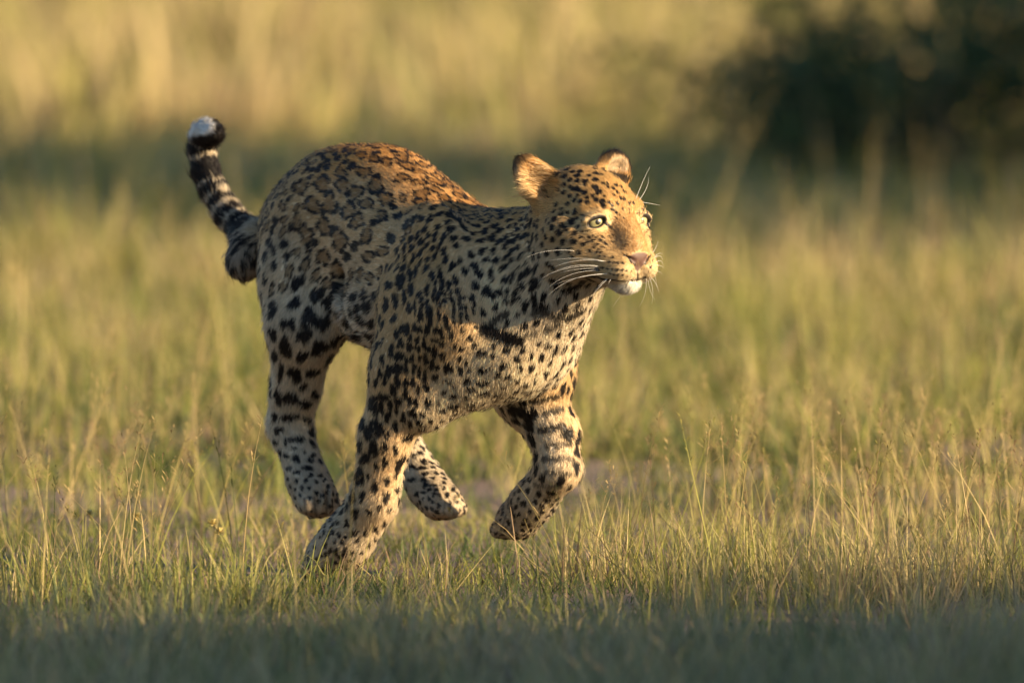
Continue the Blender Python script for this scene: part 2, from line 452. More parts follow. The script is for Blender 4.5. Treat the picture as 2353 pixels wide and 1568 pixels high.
DOTS = [(515,210,25),(540,250,30),(605,265,28),(635,200,30),(690,225,22),(735,260,26),(765,225,24),(655,310,22),(735,318,24),(812,320,26),(808,348,18),(850,265,20),(912,305,26),(915,245,24),(965,255,20),(990,205,22),(915,200,20),(905,385,26),(943,432,27),(985,345,16),(1030,350,14),(1035,385,14),(1090,395,16),(1095,460,14),(1130,435,16),(1165,380,16),(1115,365,18),(1200,430,18),(1160,495,15),(1195,505,15),(1245,545,14),(1285,540,13),(730,395,24),(755,410,18),(690,395,18),(660,375,16),(600,355,20),(600,430,20),(655,465,16),(735,465,16),(700,510,20),(755,525,22),(830,490,18),(830,535,20),(800,435,20),(822,420,14),(885,470,14),(915,510,22),(1003,475,14),(980,530,22),(990,575,20),(1045,535,13),(1075,560,15),(1125,545,15),(635,545,18),(580,590,18),(525,548,20),(505,612,22),(575,645,20),(640,632,18),(705,625,30),(730,685,16),(508,692,30),(430,700,20),(455,730,15),(485,775,30),(395,795,22),(330,770,20),(290,755,16),(345,700,14),(675,720,32),(595,755,26),(625,785,24),(555,822,34),(490,890,30),(415,865,24),(385,935,22),(330,860,28),(250,840,20),(240,910,16),(595,918,30),(545,1015,42),(430,1025,32),(350,1050,24),(690,905,24),(715,920,22),(660,1005,24),(755,1022,20),(685,1065,18),(715,830,26),(800,815,14),(740,770,20),(850,805,10),(770,878,14),(805,882,14),(860,880,14),(905,860,12),(840,920,18),(897,910,16),(800,945,20),(935,880,10),(870,1010,16),(905,975,14),(945,945,12),(970,910,12),(990,880,11),(1010,930,12),(1030,955,12),(990,975,12),(950,1000,12),(985,1025,12),(930,1030,12),(1000,1065,9),(960,1060,9),(1070,900,8),(1085,930,8),(1050,870,8),(1090,860,8),(1240,600,9),(1180,600,10),(1120,635,12),(1095,610,10),(1150,660,9),(1190,690,8),(1120,690,9),(1070,600,12),(1250,640,8),
 (1090,1073,13),(1050,1120,10),(1092,1128,10),(1135,1134,13),(1188,1136,10),(985,1178,13),(1030,1188,15),(1080,1196,13),(1130,1201,13),(1180,1201,11),(1225,1201,9),(1060,1236,10),(1100,1246,11),(1138,1251,10),(1182,1250,9),(1226,1259,8),(1265,1205,7),(1270,1250,6),(1225,1330,7),(1240,1305,7),(1215,1355,7),(1450,1170,10),(1475,1110,9),(1400,830,10),(1385,860,8),(1410,790,8),
 (50,765,22),(120,745,16),(185,750,15),(60,620,18),(110,640,20),(150,595,18),(185,630,16),(140,860,20),(85,850,16),(140,970,22),(85,1090,20),(15,965,25),(20,1070,20),(215,1120,16),(85,1235,22),(70,1300,16),(240,1195,28),(180,1350,30),(310,1310,46),(30,1400,22),(160,1475,22),(95,1490,18),(345,1130,20),(150,1160,12),(270,1380,22),(160,540,16),(95,560,18),(30,640,18),(20,870,24),(300,960,16),(205,1010,12),(290,620,14),(240,690,16)]
STROKES = [  # polyline, half width, darkness
 ([(600,1395),(700,1360),(810,1305)],44,1),([(480,1295),(560,1300)],42,1),([(430,1130),(500,1175)],30,1),([(800,1195),(935,1195)],25,1),([(560,1190),(600,1215)],16,.8),
 ([(300,1440),(300,1530)],34,1),([(330,1560),(420,1545)],30,1),([(860,1262),(940,1275),(1020,1300)],14,1),([(980,1296),(1120,1300),(1230,1300),(1320,1288),(1400,1268)],13,1),
 ([(978,722),(1020,745),(1058,778)],15,1),([(1065,790),(1112,825),(1120,880),(1105,935)],11,.55),([(755,655),(810,662),(850,672)],8,.85),([(190,425),(260,412),(340,412),(425,432)],24,.88),([(1210,945),(1180,990)],15,.5),([(1130,800),(1150,900),(1180,960)],14,.30),
 ([(1310,646),(1400,643)],5,.9),([(1392,690),(1370,738),(1335,755)],4,.8),([(1325,1110),(1345,1180),(1325,1280)],6,.7),([(935,580),(905,600),(870,590)],8,.7),([(1000,600),(1010,560)],8,.6),([(1200,1058),(1245,1085),(1262,1130),(1300,1150)],15,1),([(1452,1060),(1425,1100),(1400,1140)],11,1),([(1325,1190),(1322,1275)],7,.9)]
# wider marks on chest, legs and flank, then thin painted shade lines between the toes, in photo pixels
BSTROKES = [([(1118,752),(1150,765),(1190,778)],17,1),([(1305,727),(1340,706)],11,.9),([(1252,752),(1284,740)],9,.75),([(1212,764),(1232,760)],7,.7),([(1228,712),(1290,722)],10,.8),([(1130,735),(1165,715)],8,.9),
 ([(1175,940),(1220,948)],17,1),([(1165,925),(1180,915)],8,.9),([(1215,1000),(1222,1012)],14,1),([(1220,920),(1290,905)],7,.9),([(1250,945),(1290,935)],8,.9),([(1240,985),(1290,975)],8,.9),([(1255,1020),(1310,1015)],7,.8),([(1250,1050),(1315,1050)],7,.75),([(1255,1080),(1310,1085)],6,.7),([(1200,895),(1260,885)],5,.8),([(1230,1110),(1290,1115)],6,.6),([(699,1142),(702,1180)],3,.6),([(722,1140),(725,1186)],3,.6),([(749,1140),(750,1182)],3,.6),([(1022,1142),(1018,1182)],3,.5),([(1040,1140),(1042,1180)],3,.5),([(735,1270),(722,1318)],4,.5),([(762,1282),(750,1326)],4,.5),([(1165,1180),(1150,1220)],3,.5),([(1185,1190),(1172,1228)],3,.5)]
TR = []                                                  # (centre, radius, darkness)
for cx, cy, r in DOTS:
    p, n = hit(*f2(cx, cy))
    if p is not None: TR.append((p, r * KC * S * (1.6 if cx < 420 else 1.5 if cy < 570 else 1.3), 1.0))
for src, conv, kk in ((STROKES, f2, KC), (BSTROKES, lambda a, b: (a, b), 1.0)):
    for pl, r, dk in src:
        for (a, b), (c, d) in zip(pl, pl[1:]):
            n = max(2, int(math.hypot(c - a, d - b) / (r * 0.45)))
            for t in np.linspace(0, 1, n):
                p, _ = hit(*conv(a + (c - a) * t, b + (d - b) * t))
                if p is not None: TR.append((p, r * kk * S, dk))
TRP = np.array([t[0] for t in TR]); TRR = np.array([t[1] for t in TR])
# larger markings, drawn as ellipses (x, y, half width, half height[, 1 = rosette])
def g3(x, y): return (650 + x * .4785) * .859, (850 + y * .4785) * .859
def g4(x, y): return (850 + x * .287) * .859, (700 + y * .287) * .859
def g2(x, y): return (450 + x * .3827) * .859, (300 + y * .3827) * .859
E3 = [(168,90,25,45),(228,35,20,30),(272,40,25,35),(342,100,45,42),(240,165,38,60),(178,210,24,35),(330,213,35,35),(425,165,45,45),(213,300,18,55),(290,315,42,42),(385,305,42,25),(168,300,15,40),(340,385,28,18),(200,440,22,45),(268,450,42,40),(345,480,38,30),(400,425,20,25),(260,555,50,25),(360,565,25,20),(180,550,15,30),(200,628,25,22),(300,680,45,20),(182,695,22,14),(237,695,10,22),(205,750,15,15),(290,730,16,8),(243,770,20,14),(300,788,25,25),(375,795,20,15),(390,765,15,12),(255,840,20,15),(305,862,20,13),(362,840,35,14),(345,750,10,8),(300,910,12,12),(352,908,12,12),(330,950,12,12),(265,940,10,10),(290,955,10,10),(380,880,16,10),(430,880,16,10),(455,905,12,12),(475,940,12,12),(250,900,12,10),(410,915,12,10),(370,950,10,12),(320,990,9,12),(290,1000,9,12),(500,980,8,12),(495,1020,8,12),
 (735,490,22,50),(785,445,25,20),(773,500,14,28),(822,480,12,30),(865,465,16,20),(855,515,12,18),(808,550,18,25),(895,555,14,30),(930,590,16,18),(670,590,14,35),(755,615,26,45),(700,640,22,40),(715,595,10,25),(850,605,14,25),(805,655,14,20),(655,715,14,40),(730,730,26,42),(790,720,16,30),(850,735,14,25),(685,785,26,32),(640,740,10,30),(795,805,18,25),(745,830,14,20),(655,885,28,42),(700,885,10,12),(805,910,18,20),(735,945,20,25),(615,1000,14,45),(665,995,14,30),(800,1000,20,25),(630,1090,25,25),(700,1080,18,20),(622,850,9,45),(850,880,12,16),(860,960,12,16),(760,1060,14,14),(820,1070,12,14),
 (495,1195,14,14),(455,1195,10,12),(435,1225,10,10),(530,1145,12,12),(555,1250,12,14),(570,1290,14,12),(490,1300,10,12),(620,1200,20,16),(440,1330,12,12),(575,1220,10,10),(640,1240,12,12),(680,1200,12,14),(700,1270,12,14),(510,1250,10,10),(400,1280,10,12),(410,1350,10,14),(470,1370,12,12),(540,1340,12,12),(610,1310,12,12),(660,1310,12,10),(740,1180,12,16),(790,1150,12,16),
 (940,830,18,14),(1000,840,28,9),(940,905,22,12),(1010,905,20,10),(970,985,14,14),(1010,975,12,10),(1060,935,20,8),(1080,960,14,8),(915,985,12,14),(1040,1010,10,10),(1100,990,10,10)]
E4 = [(770,180,32,60),(660,215,25,38),(860,120,18,60),(910,95,15,40),(1065,130,18,45),(1135,100,16,50),(1155,215,18,70),(1095,230,12,45),(1020,265,20,45),(1220,220,20,35),(1285,175,22,35),(1240,290,16,20),(1305,275,16,26),(1180,295,14,18),(945,315,18,35),(1120,350,22,45),(1180,370,20,20),(1240,350,18,20),(1075,320,12,35),(870,255,22,50),(805,320,18,55),(720,360,28,48),(635,400,25,50),(970,375,16,40),(1015,390,18,30),(850,430,18,45),(905,425,14,50),(955,500,25,42),(1040,500,28,65),(1125,500,14,45),(1185,525,16,35),(1270,435,14,50),(1320,360,14,45),(1360,340,12,20),(1330,430,16,25),(1375,430,12,20),(1435,340,20,28),(1470,225,28,32),(1505,110,30,35),(1370,85,22,28),(1620,120,20,60),(1580,265,32,35),(1615,315,32,25),(1455,395,14,30),(1445,460,14,22),(1330,505,18,24),(1385,510,14,25),(1255,520,10,16),(1270,565,14,20),(1325,575,18,18),(1200,580,14,25),(815,630,35,50),(900,610,16,40),(950,630,20,30),(1018,635,25,38),(1120,640,32,32),(1215,620,14,25),(735,680,20,40),(1165,700,16,16),(1245,690,18,30),(865,715,20,28),(925,735,18,28),(990,760,15,45),(1095,735,38,16),(770,760,20,42),(855,800,28,32),(930,810,20,25),(1160,770,18,25),(1085,840,25,40),(1030,820,16,25),(685,830,24,45),(755,880,32,35),(880,900,20,25),(955,890,14,28),(1008,915,20,35),(1070,960,28,35),(1120,985,20,18),(1160,880,30,28),(825,930,15,35),(895,990,18,38),(670,1015,28,50),(750,1000,35,40),(825,1010,18,22),(945,1030,14,45),(995,1070,20,45),(820,1120,26,30),(885,1125,18,40),(740,1120,20,45),(700,1200,22,50),(628,1100,14,50),(930,1195,18,32),(1010,1170,22,32),(815,1230,22,35),(855,1290,20,40),(610,1265,38,32),(745,1305,25,35),(670,1340,16,45),(595,1360,22,45),(525,1330,32,70),(920,1310,25,30),(1215,990,28,45),(1330,1010,22,25),(600,920,14,45),(580,1040,16,45),(545,1130,14,40),
 (1470,605,22,22),(1350,640,22,25),(1410,715,30,20),(1460,780,28,25),(1275,795,25,22),(1335,815,20,18),(1520,850,45,30),(1320,900,25,22),(1385,935,18,20),(1635,875,22,25),(1540,1010,60,20),(1415,1010,20,20),(1390,1110,38,25),(1530,1125,55,22),(1210,1115,38,15),(1275,1165,22,18),(1420,1185,55,15),(1550,1220,45,25),(1260,1250,35,25),(1390,1250,40,15),(1260,1340,55,20),(1120,1310,15,15),(1680,1040,30,28),(1095,1080,32,28),(1180,1220,30,25),(1640,780,24,20)]
E2 = [(1220,520,60,55,1),(1450,510,62,60,1),(1515,600,60,52,1),(1310,560,52,55,1),(1090,800,58,65,1),(1195,890,62,85,1),(1260,690,55,62,1),(1130,640,66,70,1),(1010,650,66,60,1),(1385,640,50,45,1),(965,860,46,80,1),(1180,1100,46,75,1),(1085,1010,44,70,1),(1320,760,52,60,1),(1385,860,42,65,1),(1490,715,40,36,1),(1725,670,66,40,1),(925,525,50,60,1),(1080,505,66,55,1),(1205,425,46,36,1),(1370,420,52,40,1),(1020,910,26,40),(1300,935,34,36),(1610,730,34,30),(1440,770,30,28),(1515,740,26,20),(1570,660,28,26),(1640,600,30,26,1),(1530,350,44,30,1),(1350,300,44,30,1),(900,770,36,55,1),(815,920,30,40),(860,800,24,30),(1500,970,50,42,1),(1560,880,36,40),(1250,1010,26,40),(1400,1010,40,50,1),(700,670,30,36),(800,660,28,36,1),(750,760,24,30),(710,910,24,36),(680,1010,22,40),(740,960,20,30),(980,960,24,40),(900,980,26,40,1),(830,1010,22,40)]
SPX = []
for src, conv, kk in ((E3, g3, .4785 * .859), (E4, g4, .287 * .859), (E2, g2, .3827 * .859)):
    for ei, e in enumerate(src):
        p, n = hit(*conv(e[0], e[1]))
        if p is None or n[1] > -.22: continue
        vi = BQ[bvh.find_nearest(Vector(p))[2]][0]
        f = VFL[vi] - n * (VFL[vi] @ n)
        p = p - f * VPAR[vi, 0] / 1000 * .40
        gr = (1.06 if e[0] < 480 else 1.22) if src is E3 else 1.10 if src is E2 else (1.22 if ei > len(E4) - 27 else 1.42)
        SPX.append((p, n, e[2] * kk * S * gr, e[3] * kk * S * gr, len(e) > 4))
# dart throwing for all other spots, spacing from the region table
view = unit(np.array(CAMP) - BV)
facing = (BN * view).sum(1)
traced_zone = np.zeros(len(BV), bool)                    # where the markings were drawn by hand
hl = np.stack([(BV - HO) @ HH, (BV - HO) @ HLF, (BV - HO) @ up], 1)
traced_zone |= (facing > 0.12) & (hl[:, 0] > -0.06) & (hl[:, 2] > -0.16) & (VW[:, [RN.index(r) for r in ('crown', 'cheek', 'muzzle', 'bridge', 'chin', 'jaw', 'ear')]].sum(1) > 0.45)
sp = VPAR[:, 1] / 1000
alive = (~traced_zone) & (sp > 0.010)
for p, r, _ in TR:
    dd = np.einsum('ij,ij->i', BV - p, BV - p)
    alive &= dd > (r + VPAR[:, 2] / 1000 * .9 + .001) ** 2
spx_ = (1176 + BV[:, 0] / S * D / (D + BV[:, 1])) / .859
spy_ = ((HORIZON + (H - BV[:, 2]) * FPX / (D + BV[:, 1]))) / .859
boxed = (((spx_ > 990) & (spx_ < 1335) & (spy_ > 715) & (spy_ < 1090)) | ((spx_ > 690) & (spx_ < 870) & (spy_ > 850)) | ((spx_ > 930) & (spx_ < 1130) & (spy_ > 1030))) & (facing > .1)
for p, n, a, b, _ in SPX:
    dd = BV - p
    ex = VPAR[:, 2] / 1000 * .92 + .0008 + .005 * boxed
    q = ((np.abs(dd[:, 0]) / (a + ex)) ** 2 + (np.abs(dd[:, 2]) / (b + ex)) ** 2)
    alive &= (q > 1) | (np.abs(dd[:, 1]) > .05)
order = rng.permutation(len(BV))
SPOT = []
cell = 0.06
keys = np.floor(BV / cell).astype(int)
buck = {}
for i, k in enumerate(map(tuple, keys)): buck.setdefault(k, []).append(i)
buck = {k: np.array(v) for k, v in buck.items()}
for i in order:
    if not alive[i]: continue
    SPOT.append(i)
    kx, ky, kz = keys[i]
    nb = [buck[k] for k in ((kx + a, ky + b, kz + c) for a in (-1, 0, 1) for b in (-1, 0, 1) for c in (-1, 0, 1)) if k in buck]
    nb = np.concatenate(nb)
    d = BV[nb] - BV[i]
    f = VFL[i] - BN[i] * (VFL[i] @ BN[i]); f = f / (np.linalg.norm(f) + 1e-9)
    el = VPAR[i, 3] ** 0.5
    q = np.einsum('ij,ij->i', d, d) + (d @ f) ** 2 * (1 / el ** 2 - 1) * (1 if el > 1 else 1)
    alive[nb[q < (sp[i] * rng.uniform(.84, 1.06)) ** 2]] = False
SPOT = np.array(SPOT)
print('spots', len(SPOT), 'traced', len(TR))
sc_, sn_ = BV[SPOT], BN[SPOT]
su = unit(VFL[SPOT] - sn_ * (VFL[SPOT] * sn_).sum(1, keepdims=True))
sv = np.cross(sn_, su)
el = np.sqrt(VPAR[SPOT, 3])
sr = VPAR[SPOT, 2] / 1000 * 1.14 * rng.uniform(.78, 1.16, len(SPOT))
sros = rng.random(len(SPOT)) < VPAR[SPOT, 4]
sph = rng.uniform(0, 6.28, (len(SPOT), 4))
sgap = rng.integers(2, 5, len(SPOT))
sj = rng.normal(0, .22, len(SPOT))                       # the axes wander a bit
su, sv = su * np.cos(sj)[:, None] + sv * np.sin(sj)[:, None], sv * np.cos(sj)[:, None] - su * np.sin(sj)[:, None]
sa, sb = sr * el, sr / el
if SPX:
    m = len(SPX)
    sc_ = np.vstack([sc_, [s[0] for s in SPX]]); sn_ = np.vstack([sn_, [s[1] for s in SPX]])
    su = np.vstack([su, np.tile((1.0, 0, 0), (m, 1))]); sv = np.vstack([sv, np.tile((0, 0, 1.0), (m, 1))])
    sa = np.append(sa, [s[2] for s in SPX]); sb = np.append(sb, [s[3] for s in SPX])
    sros = np.append(sros, [s[4] for s in SPX])
    sph = np.vstack([sph, rng.uniform(0, 6.28, (m, 4))]); sgap = np.append(sgap, rng.integers(2, 5, m))
tailA = np.array(TP)
def tail_param(p):
    best = np.full(len(p), 1e9); tt = np.zeros(len(p))
    for i in range(len(tailA) - 1):
        ab = tailA[i + 1] - tailA[i]
        t = np.clip((p - tailA[i]) @ ab / (ab @ ab), 0, 1)
        d = np.linalg.norm(p - tailA[i] - t[:, None] * ab, axis=1)
        m = d < best
        best[m] = d[m]; tt[m] = i + t[m]
    return tt
def pattern(p, n, W, par, soft=1.0):
    """ground colour, darkness of markings and rosette fill at points p"""
    N = len(p)
    dark = np.zeros(N); fill = np.zeros(N)
    o = np.argsort(p[:, 0]); px = p[o, 0]
    wob = vnoise(p, 5, 55.0)
    for i in range(len(sa)):
        a, b = sa[i], sb[i]; m = max(a, b) * 1.6
        i0, i1 = np.searchsorted(px, sc_[i, 0] - m), np.searchsorted(px, sc_[i, 0] + m)
        ii = o[i0:i1]
        d = p[ii] - sc_[i]
        k = (np.abs(d[:, 1]) < m) & (np.abs(d[:, 2]) < m)
        ii = ii[k]; d = d[k]
        if not len(ii): continue
        k = (n[ii] @ sn_[i]) > 0.1
        ii = ii[k]; d = d[k]
        x, y = d @ su[i] / a, d @ sv[i] / b
        r = np.sqrt(x * x + y * y); ang = np.arctan2(y, x)
        r = r / (1 + .15 * np.cos(2 * ang + sph[i, 0]) + .13 * np.cos(3 * ang + sph[i, 1]) + .07 * np.cos(5 * ang + sph[i, 2])) + wob[ii] * .09
        if sros[i]:
            ring = smooth(.52, .64, r) * (1 - smooth(.95, 1.05, r))
            gap = smooth(-.95, -.60, np.cos(sgap[i] * ang + sph[i, 3]) + .25 * np.cos(ang + sph[i, 1]))
            v = ring * gap
            fill[ii] = np.maximum(fill[ii], 1 - smooth(.75, 1.0, r))
        else:
            v = 1 - smooth(.84, 1.12, r)
        dark[ii] = np.maximum(dark[ii], v)
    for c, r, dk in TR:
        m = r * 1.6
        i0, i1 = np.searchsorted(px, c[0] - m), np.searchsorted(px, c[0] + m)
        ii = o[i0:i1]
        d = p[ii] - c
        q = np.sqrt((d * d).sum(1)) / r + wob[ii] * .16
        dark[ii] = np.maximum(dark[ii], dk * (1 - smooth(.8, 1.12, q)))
    col = par[:, 5:8].copy()
    R_ = lambda *r: W[:, [RN.index(q) for q in r]].sum(1)
    white = np.array((.80, .70, .56))
    # paler underneath and inside the legs
    under = smooth(.25, -.75, n[:, 2]) * R_('flank', 'belly', 'chest', 'shoulder', 'throat', 'thigh', 'rump')
    rightside = n @ -lv
    inner = np.where(((p - P(1100, 600, 0.05)) @ lv) < 0, smooth(.1, .8, -rightside), smooth(.1, .8, rightside)) * R_('foreleg', 'hindleg', 'arm', 'thigh')
    wf = np.clip(under * .75 + inner * .7, 0, 1)[:, None]
    col = col * (1 - wf) + white * wf
    gold = smooth(.35, .95, n[:, 2]) * R_('flank', 'shoulder', 'rump', 'neck', 'back')
    col = col * (1 - gold[:, None] * .65) + np.array((.62, .32, .09)) * gold[:, None] * .65
    chestc = smooth(-.2, .8, n @ hv) * R_('chest')
    col = col * (1 - chestc[:, None] * .45) + np.array((.92, .75, .50)) * chestc[:, None] * .45
    # face
    q = np.stack([(p - HO) @ HH, (p - HO) @ HLF, (p - HO) @ up], 1)
    hw = R_('crown', 'cheek', 'muzzle', 'bridge', 'chin', 'jaw')
    lip = hw * smooth(-.100, -.112, q[:, 2]) * smooth(.085, .115, q[:, 0]) * .85
    col = col * (1 - lip[:, None]) + np.array((.84, .80, .74)) * lip[:, None]
    cw = hw * smooth(-.030, -.075, q[:, 2]) * smooth(.095, .05, q[:, 0]) * .75
    col = col * (1 - cw[:, None]) + np.array((.70, .61, .46)) * cw[:, None]
    padw = R_('muzzle') * smooth(-.078, -.092, q[:, 2]) * smooth(.09, .12, q[:, 0]) * .5
    col = col * (1 - padw[:, None]) + np.array((.80, .68, .48)) * padw[:, None]
    for s in (-1, 1):
        c, en, B = EYE[s]
        d = p - c - en * .012
        ex, ez = d @ B[1], d @ B[2]
        dd = np.linalg.norm(d, axis=1)
        e = np.sqrt((ex / .0188) ** 2 + (ez / .0112) ** 2)
        pale = (1 - smooth(1.5, 2.2, e)) * (dd < .06) * .55
        col = col * (1 - pale[:, None]) + np.array((.80, .62, .36)) * pale[:, None]
        dark = np.maximum(dark, (1 - smooth(.94, 1.14, e)) * (dd < .05))
    # nose leather
    nl = np.sqrt(((q[:, 0] - .148) / .018) ** 2 + (q[:, 1] / (.025 - .015 * smooth(-.066, -.084, q[:, 2]))) ** 2 + ((q[:, 2] + .072) / .0175) ** 2)
    nose = (1 - smooth(.95, 1.10, nl)) * smooth(.134, .140, q[:, 0] - (q[:, 2] + .06) * .25)
    nose0 = nose
    # ears
    for nm, (c, B) in (('r', ER), ('l', EL)):
        d = p - c
        a, b, h_ = d @ B[0], d @ B[1], d @ B[2]
        w = R_('ear') * (np.linalg.norm(d, axis=1) < .075)
        front = smooth(-.2, .3, n @ B[0])
        blk = np.zeros(N)
        if nm == 'r':
            blk = (1 - front) * .9 * smooth(-.03, 0, h_) + front * (smooth(.028, .044, h_) * .8)
            pale = front * smooth(.0, -.024, b) * .45
            col = col * (1 - (w * pale)[:, None]) + np.array((.80, .62, .38)) * (w * pale)[:, None]
        else:
            e = np.sqrt((b / .040) ** 2 + (h_ / .036) ** 2)
            blk = np.maximum(smooth(.72, .9, e) * smooth(-.012, .004, h_), (1 - smooth(.006, .011, np.abs(h_ + .010 + b * .15))) * (e < .95))
            pale = (1 - smooth(.7, .85, e)) * smooth(-.006, .004, h_)
            col = col * (1 - (w * pale)[:, None]) + np.array((.70, .56, .40)) * (w * pale)[:, None]
            blk *= 1 - smooth(.010, .024, b * -1) * smooth(.02, .0, h_)
        dark = np.maximum(dark * (1 - w * .8), blk * w)
    # tail rings
    tw = R_('tail')
    t = tail_param(p)
    k = np.zeros(N)
    ringn = wob * .10 + .07 * vnoise(p, 31, 22.0)
    for c0, w0 in ((1.02, .10), (1.52, .12), (2.08, .13), (2.62, .12), (3.2, .06), (4.62, .11), (5.62, .05)):
        k = np.maximum(k, 1 - smooth(w0 * .6, w0 * 1.25, np.abs(t + ringn - c0)))
    tip = smooth(5.7, 5.95, t)
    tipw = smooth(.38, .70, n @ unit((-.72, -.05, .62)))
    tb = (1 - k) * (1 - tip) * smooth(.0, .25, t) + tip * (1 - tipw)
    dark = np.where(tw > .5, np.maximum(tb, dark * (t < .6)), dark)
    col = np.where((tw > .5)[:, None] & (tip > .5)[:, None], np.array((.84, .80, .74)), col)
    col = col * (1 + .10 * vnoise(p, 11, 9.0))[:, None]
    fcol = col * np.array((.50, .43, .34))
    col = col + (fcol - col) * (fill * .8)[:, None]
    blackc = np.array((.018, .014, .013)) + 0.012 * R_('back', 'rump')[:, None] * np.array((1.6, .8, .5))
    col = col * (1 - dark[:, None]) + blackc * dark[:, None]
    nose = nose * (1 - dark)
    col = col * (1 - nose[:, None]) + np.array((.115, .062, .050)) * nose[:, None]
    return np.clip(col, .008, .95), dark, nose0
VC, VD, VNOSE = pattern(BV, BN, VW, VPAR)
bm_, nt, out = nmat('leopard_skin')
pb = node(nt, 'ShaderNodeBsdfPrincipled', Roughness=0.55)
at = node(nt, 'ShaderNodeAttribute', attribute_name='tint')
nt.links.new(at.outputs['Color'], pb.inputs['Base Color'])
nz = node(nt, 'ShaderNodeTexNoise', Scale=900.0, Detail=2.0)
bp = node(nt, 'ShaderNodeBump', Strength=0.25, Distance=0.001)
nt.links.new(nz.outputs[0], bp.inputs['Height']); nt.links.new(bp.outputs[0], pb.inputs['Normal'])
nt.links.new(pb.outputs[0], out.inputs[0])
leo = mesh_obj('leopard', BV, BQ, bm_, col=VC)
tag(leo, 'spotted leopard galloping through grass with head low and banded tail raised', 'leopard')

# fur: strands rooted on the skin, combed along the body
tri = np.concatenate([BQ[:, [0, 1, 2]], BQ[:, [0, 2, 3]]])
A, Bv, Cv = BV[tri[:, 0]], BV[tri[:, 1]], BV[tri[:, 2]]
area = np.linalg.norm(np.cross(Bv - A, Cv - A), axis=1) / 2
dens = 1.0 + 1.5 * VW[tri[:, 0]][:, [RN.index(r) for r in ('crown', 'cheek', 'muzzle', 'bridge', 'chin', 'ear')]].sum(1) + .5 * VW[tri[:, 0]][:, [RN.index(r) for r in ('jaw', 'paw', 'tail')]].sum(1)
NH = 470000
pr = area * dens; pr /= pr.sum()
ti = rng.choice(len(tri), NH, p=pr)
u, v = rng.random(NH), rng.random(NH)
sw = u + v > 1; u[sw], v[sw] = 1 - u[sw], 1 - v[sw]
bar = np.stack([1 - u - v, u, v], 1)
def lerp(X): return (X[tri[ti]] * bar[:, :, None]).sum(1)
root, rn = lerp(BV), unit(lerp(BN))
rw_, rp, rf = lerp(VW), lerp(VPAR), unit(lerp(VFL))
rc, rd, rnose = pattern(root, rn, rw_, rp)
bald = rnose > .3
for s in (-1, 1):
    c, en, B = EYE[s]
    d = root - c - en * .012
    e = np.sqrt((d @ B[1] / .0188) ** 2 + (d @ B[2] / .0112) ** 2)
    bald |= (e < 1.05) & (np.linalg.norm(d, axis=1) < .05)
kp = ~bald
root, rn, rw_, rp, rf, rc = root[kp], rn[kp], rw_[kp], rp[kp], rf[kp], rc[kp]
NH = len(root)
tan = unit(rf - rn * (rf * rn).sum(1, keepdims=True))
sw1 = vnoise(root, 21, 14.0)[:, None]; sw2 = vnoise(root, 22, 40.0)[:, None]
side = np.cross(rn, tan)
tan = unit(tan + side * (sw1 * .22 + sw2 * .14) + rng.normal(0, .11, (NH, 3)))
ln = rp[:, 0] / 1000 * rng.uniform(.65, 1.2, NH) * 1.12
ri = lambda *r: rw_[:, [RN.index(q) for q in r]].sum(1)
lift = .20 + .08 * vnoise(root, 23, 30.0) + .30 * ri('chest', 'belly', 'throat') * smooth(-.35, -.9, rn[:, 2]) - .08 * ri('crown', 'muzzle', 'bridge')
guard = rng.random(NH) < .05
ln[guard] *= rng.uniform(1.3, 1.9, guard.sum())
lift[guard] += .35
# long pale hair inside the ear
c, B = ER
de = root - c
base_t = (np.linalg.norm(de + B[2] * .035, axis=1) < .05) & (ri('ear', 'crown') > .5)
ln[base_t] *= rng.uniform(1.2, 2.2, base_t.sum())
rc[base_t] *= rng.uniform(.75, 1.3, (base_t.sum(), 1))
inear = (np.linalg.norm(de, axis=1) < .06) & (ri('ear') > .4) & ((rn @ B[0]) > .2)
tuft = inear & (rng.random(NH) < .30) & ((de @ B[2]) < .03)
ln[tuft] *= 2.3
tan[tuft] = unit(B[2] * .5 - B[1] * .9 + B[0] * .5 + rng.normal(0, .25, (tuft.sum(), 3)))
rc[tuft] = np.array((.76, .54, .29))
lift = np.clip(lift, .08, .8)[:, None]
d0 = unit(tan * (1 - lift * .5) + rn * (lift + .14))
d1 = unit(tan + rn * lift * .55)
d2 = unit(tan + rn * (lift * .15) + np.array((0, 0, -.10)))
L = ln[:, None]
pts = np.zeros((NH, 4, 3))
pts[:, 0] = root - rn * .0012
pts[:, 1] = root + d0 * L * .32
pts[:, 2] = pts[:, 1] + d1 * L * .36
pts[:, 3] = pts[:, 2] + d2 * L * .34
# strands gather into little locks
rot = np.array(Matrix.Rotation(.7, 3, (1, 2, 3)))
lk_ = np.floor((root @ rot.T + .0012 * rng.normal(size=(NH, 3))) / .0062).astype(np.int64)
lk_ = (lk_[:, 0] * 73856093) ^ (lk_[:, 1] * 19349663) ^ (lk_[:, 2] * 83492791)
_, first, inv = np.unique(lk_, return_index=True, return_inverse=True)
bi = first[inv]
has = ((root - root[bi]) ** 2).sum(1) < .011 ** 2
ca = (.26 * rng.uniform(.5, 1.2, NH))[:, None]
off = pts[bi] - pts
pts[:, 2] += np.where(has[:, None], off[:, 2] * ca * .45, 0)
pts[:, 3] += np.where(has[:, None], off[:, 3] * ca, 0)
rc = np.clip(rc * (1 + rng.normal(0, .18, NH))[:, None], .006, .95)
cu = bpy.data.hair_curves.new('fur')
cu.add_curves([4] * NH)
cu.attributes['position'].data.foreach_set('vector', pts.astype(np.float32).ravel())
ra = cu.attributes.get('radius') or cu.attributes.new('radius', 'FLOAT', 'POINT')
prof = np.array((1.0, .95, .7, .18))
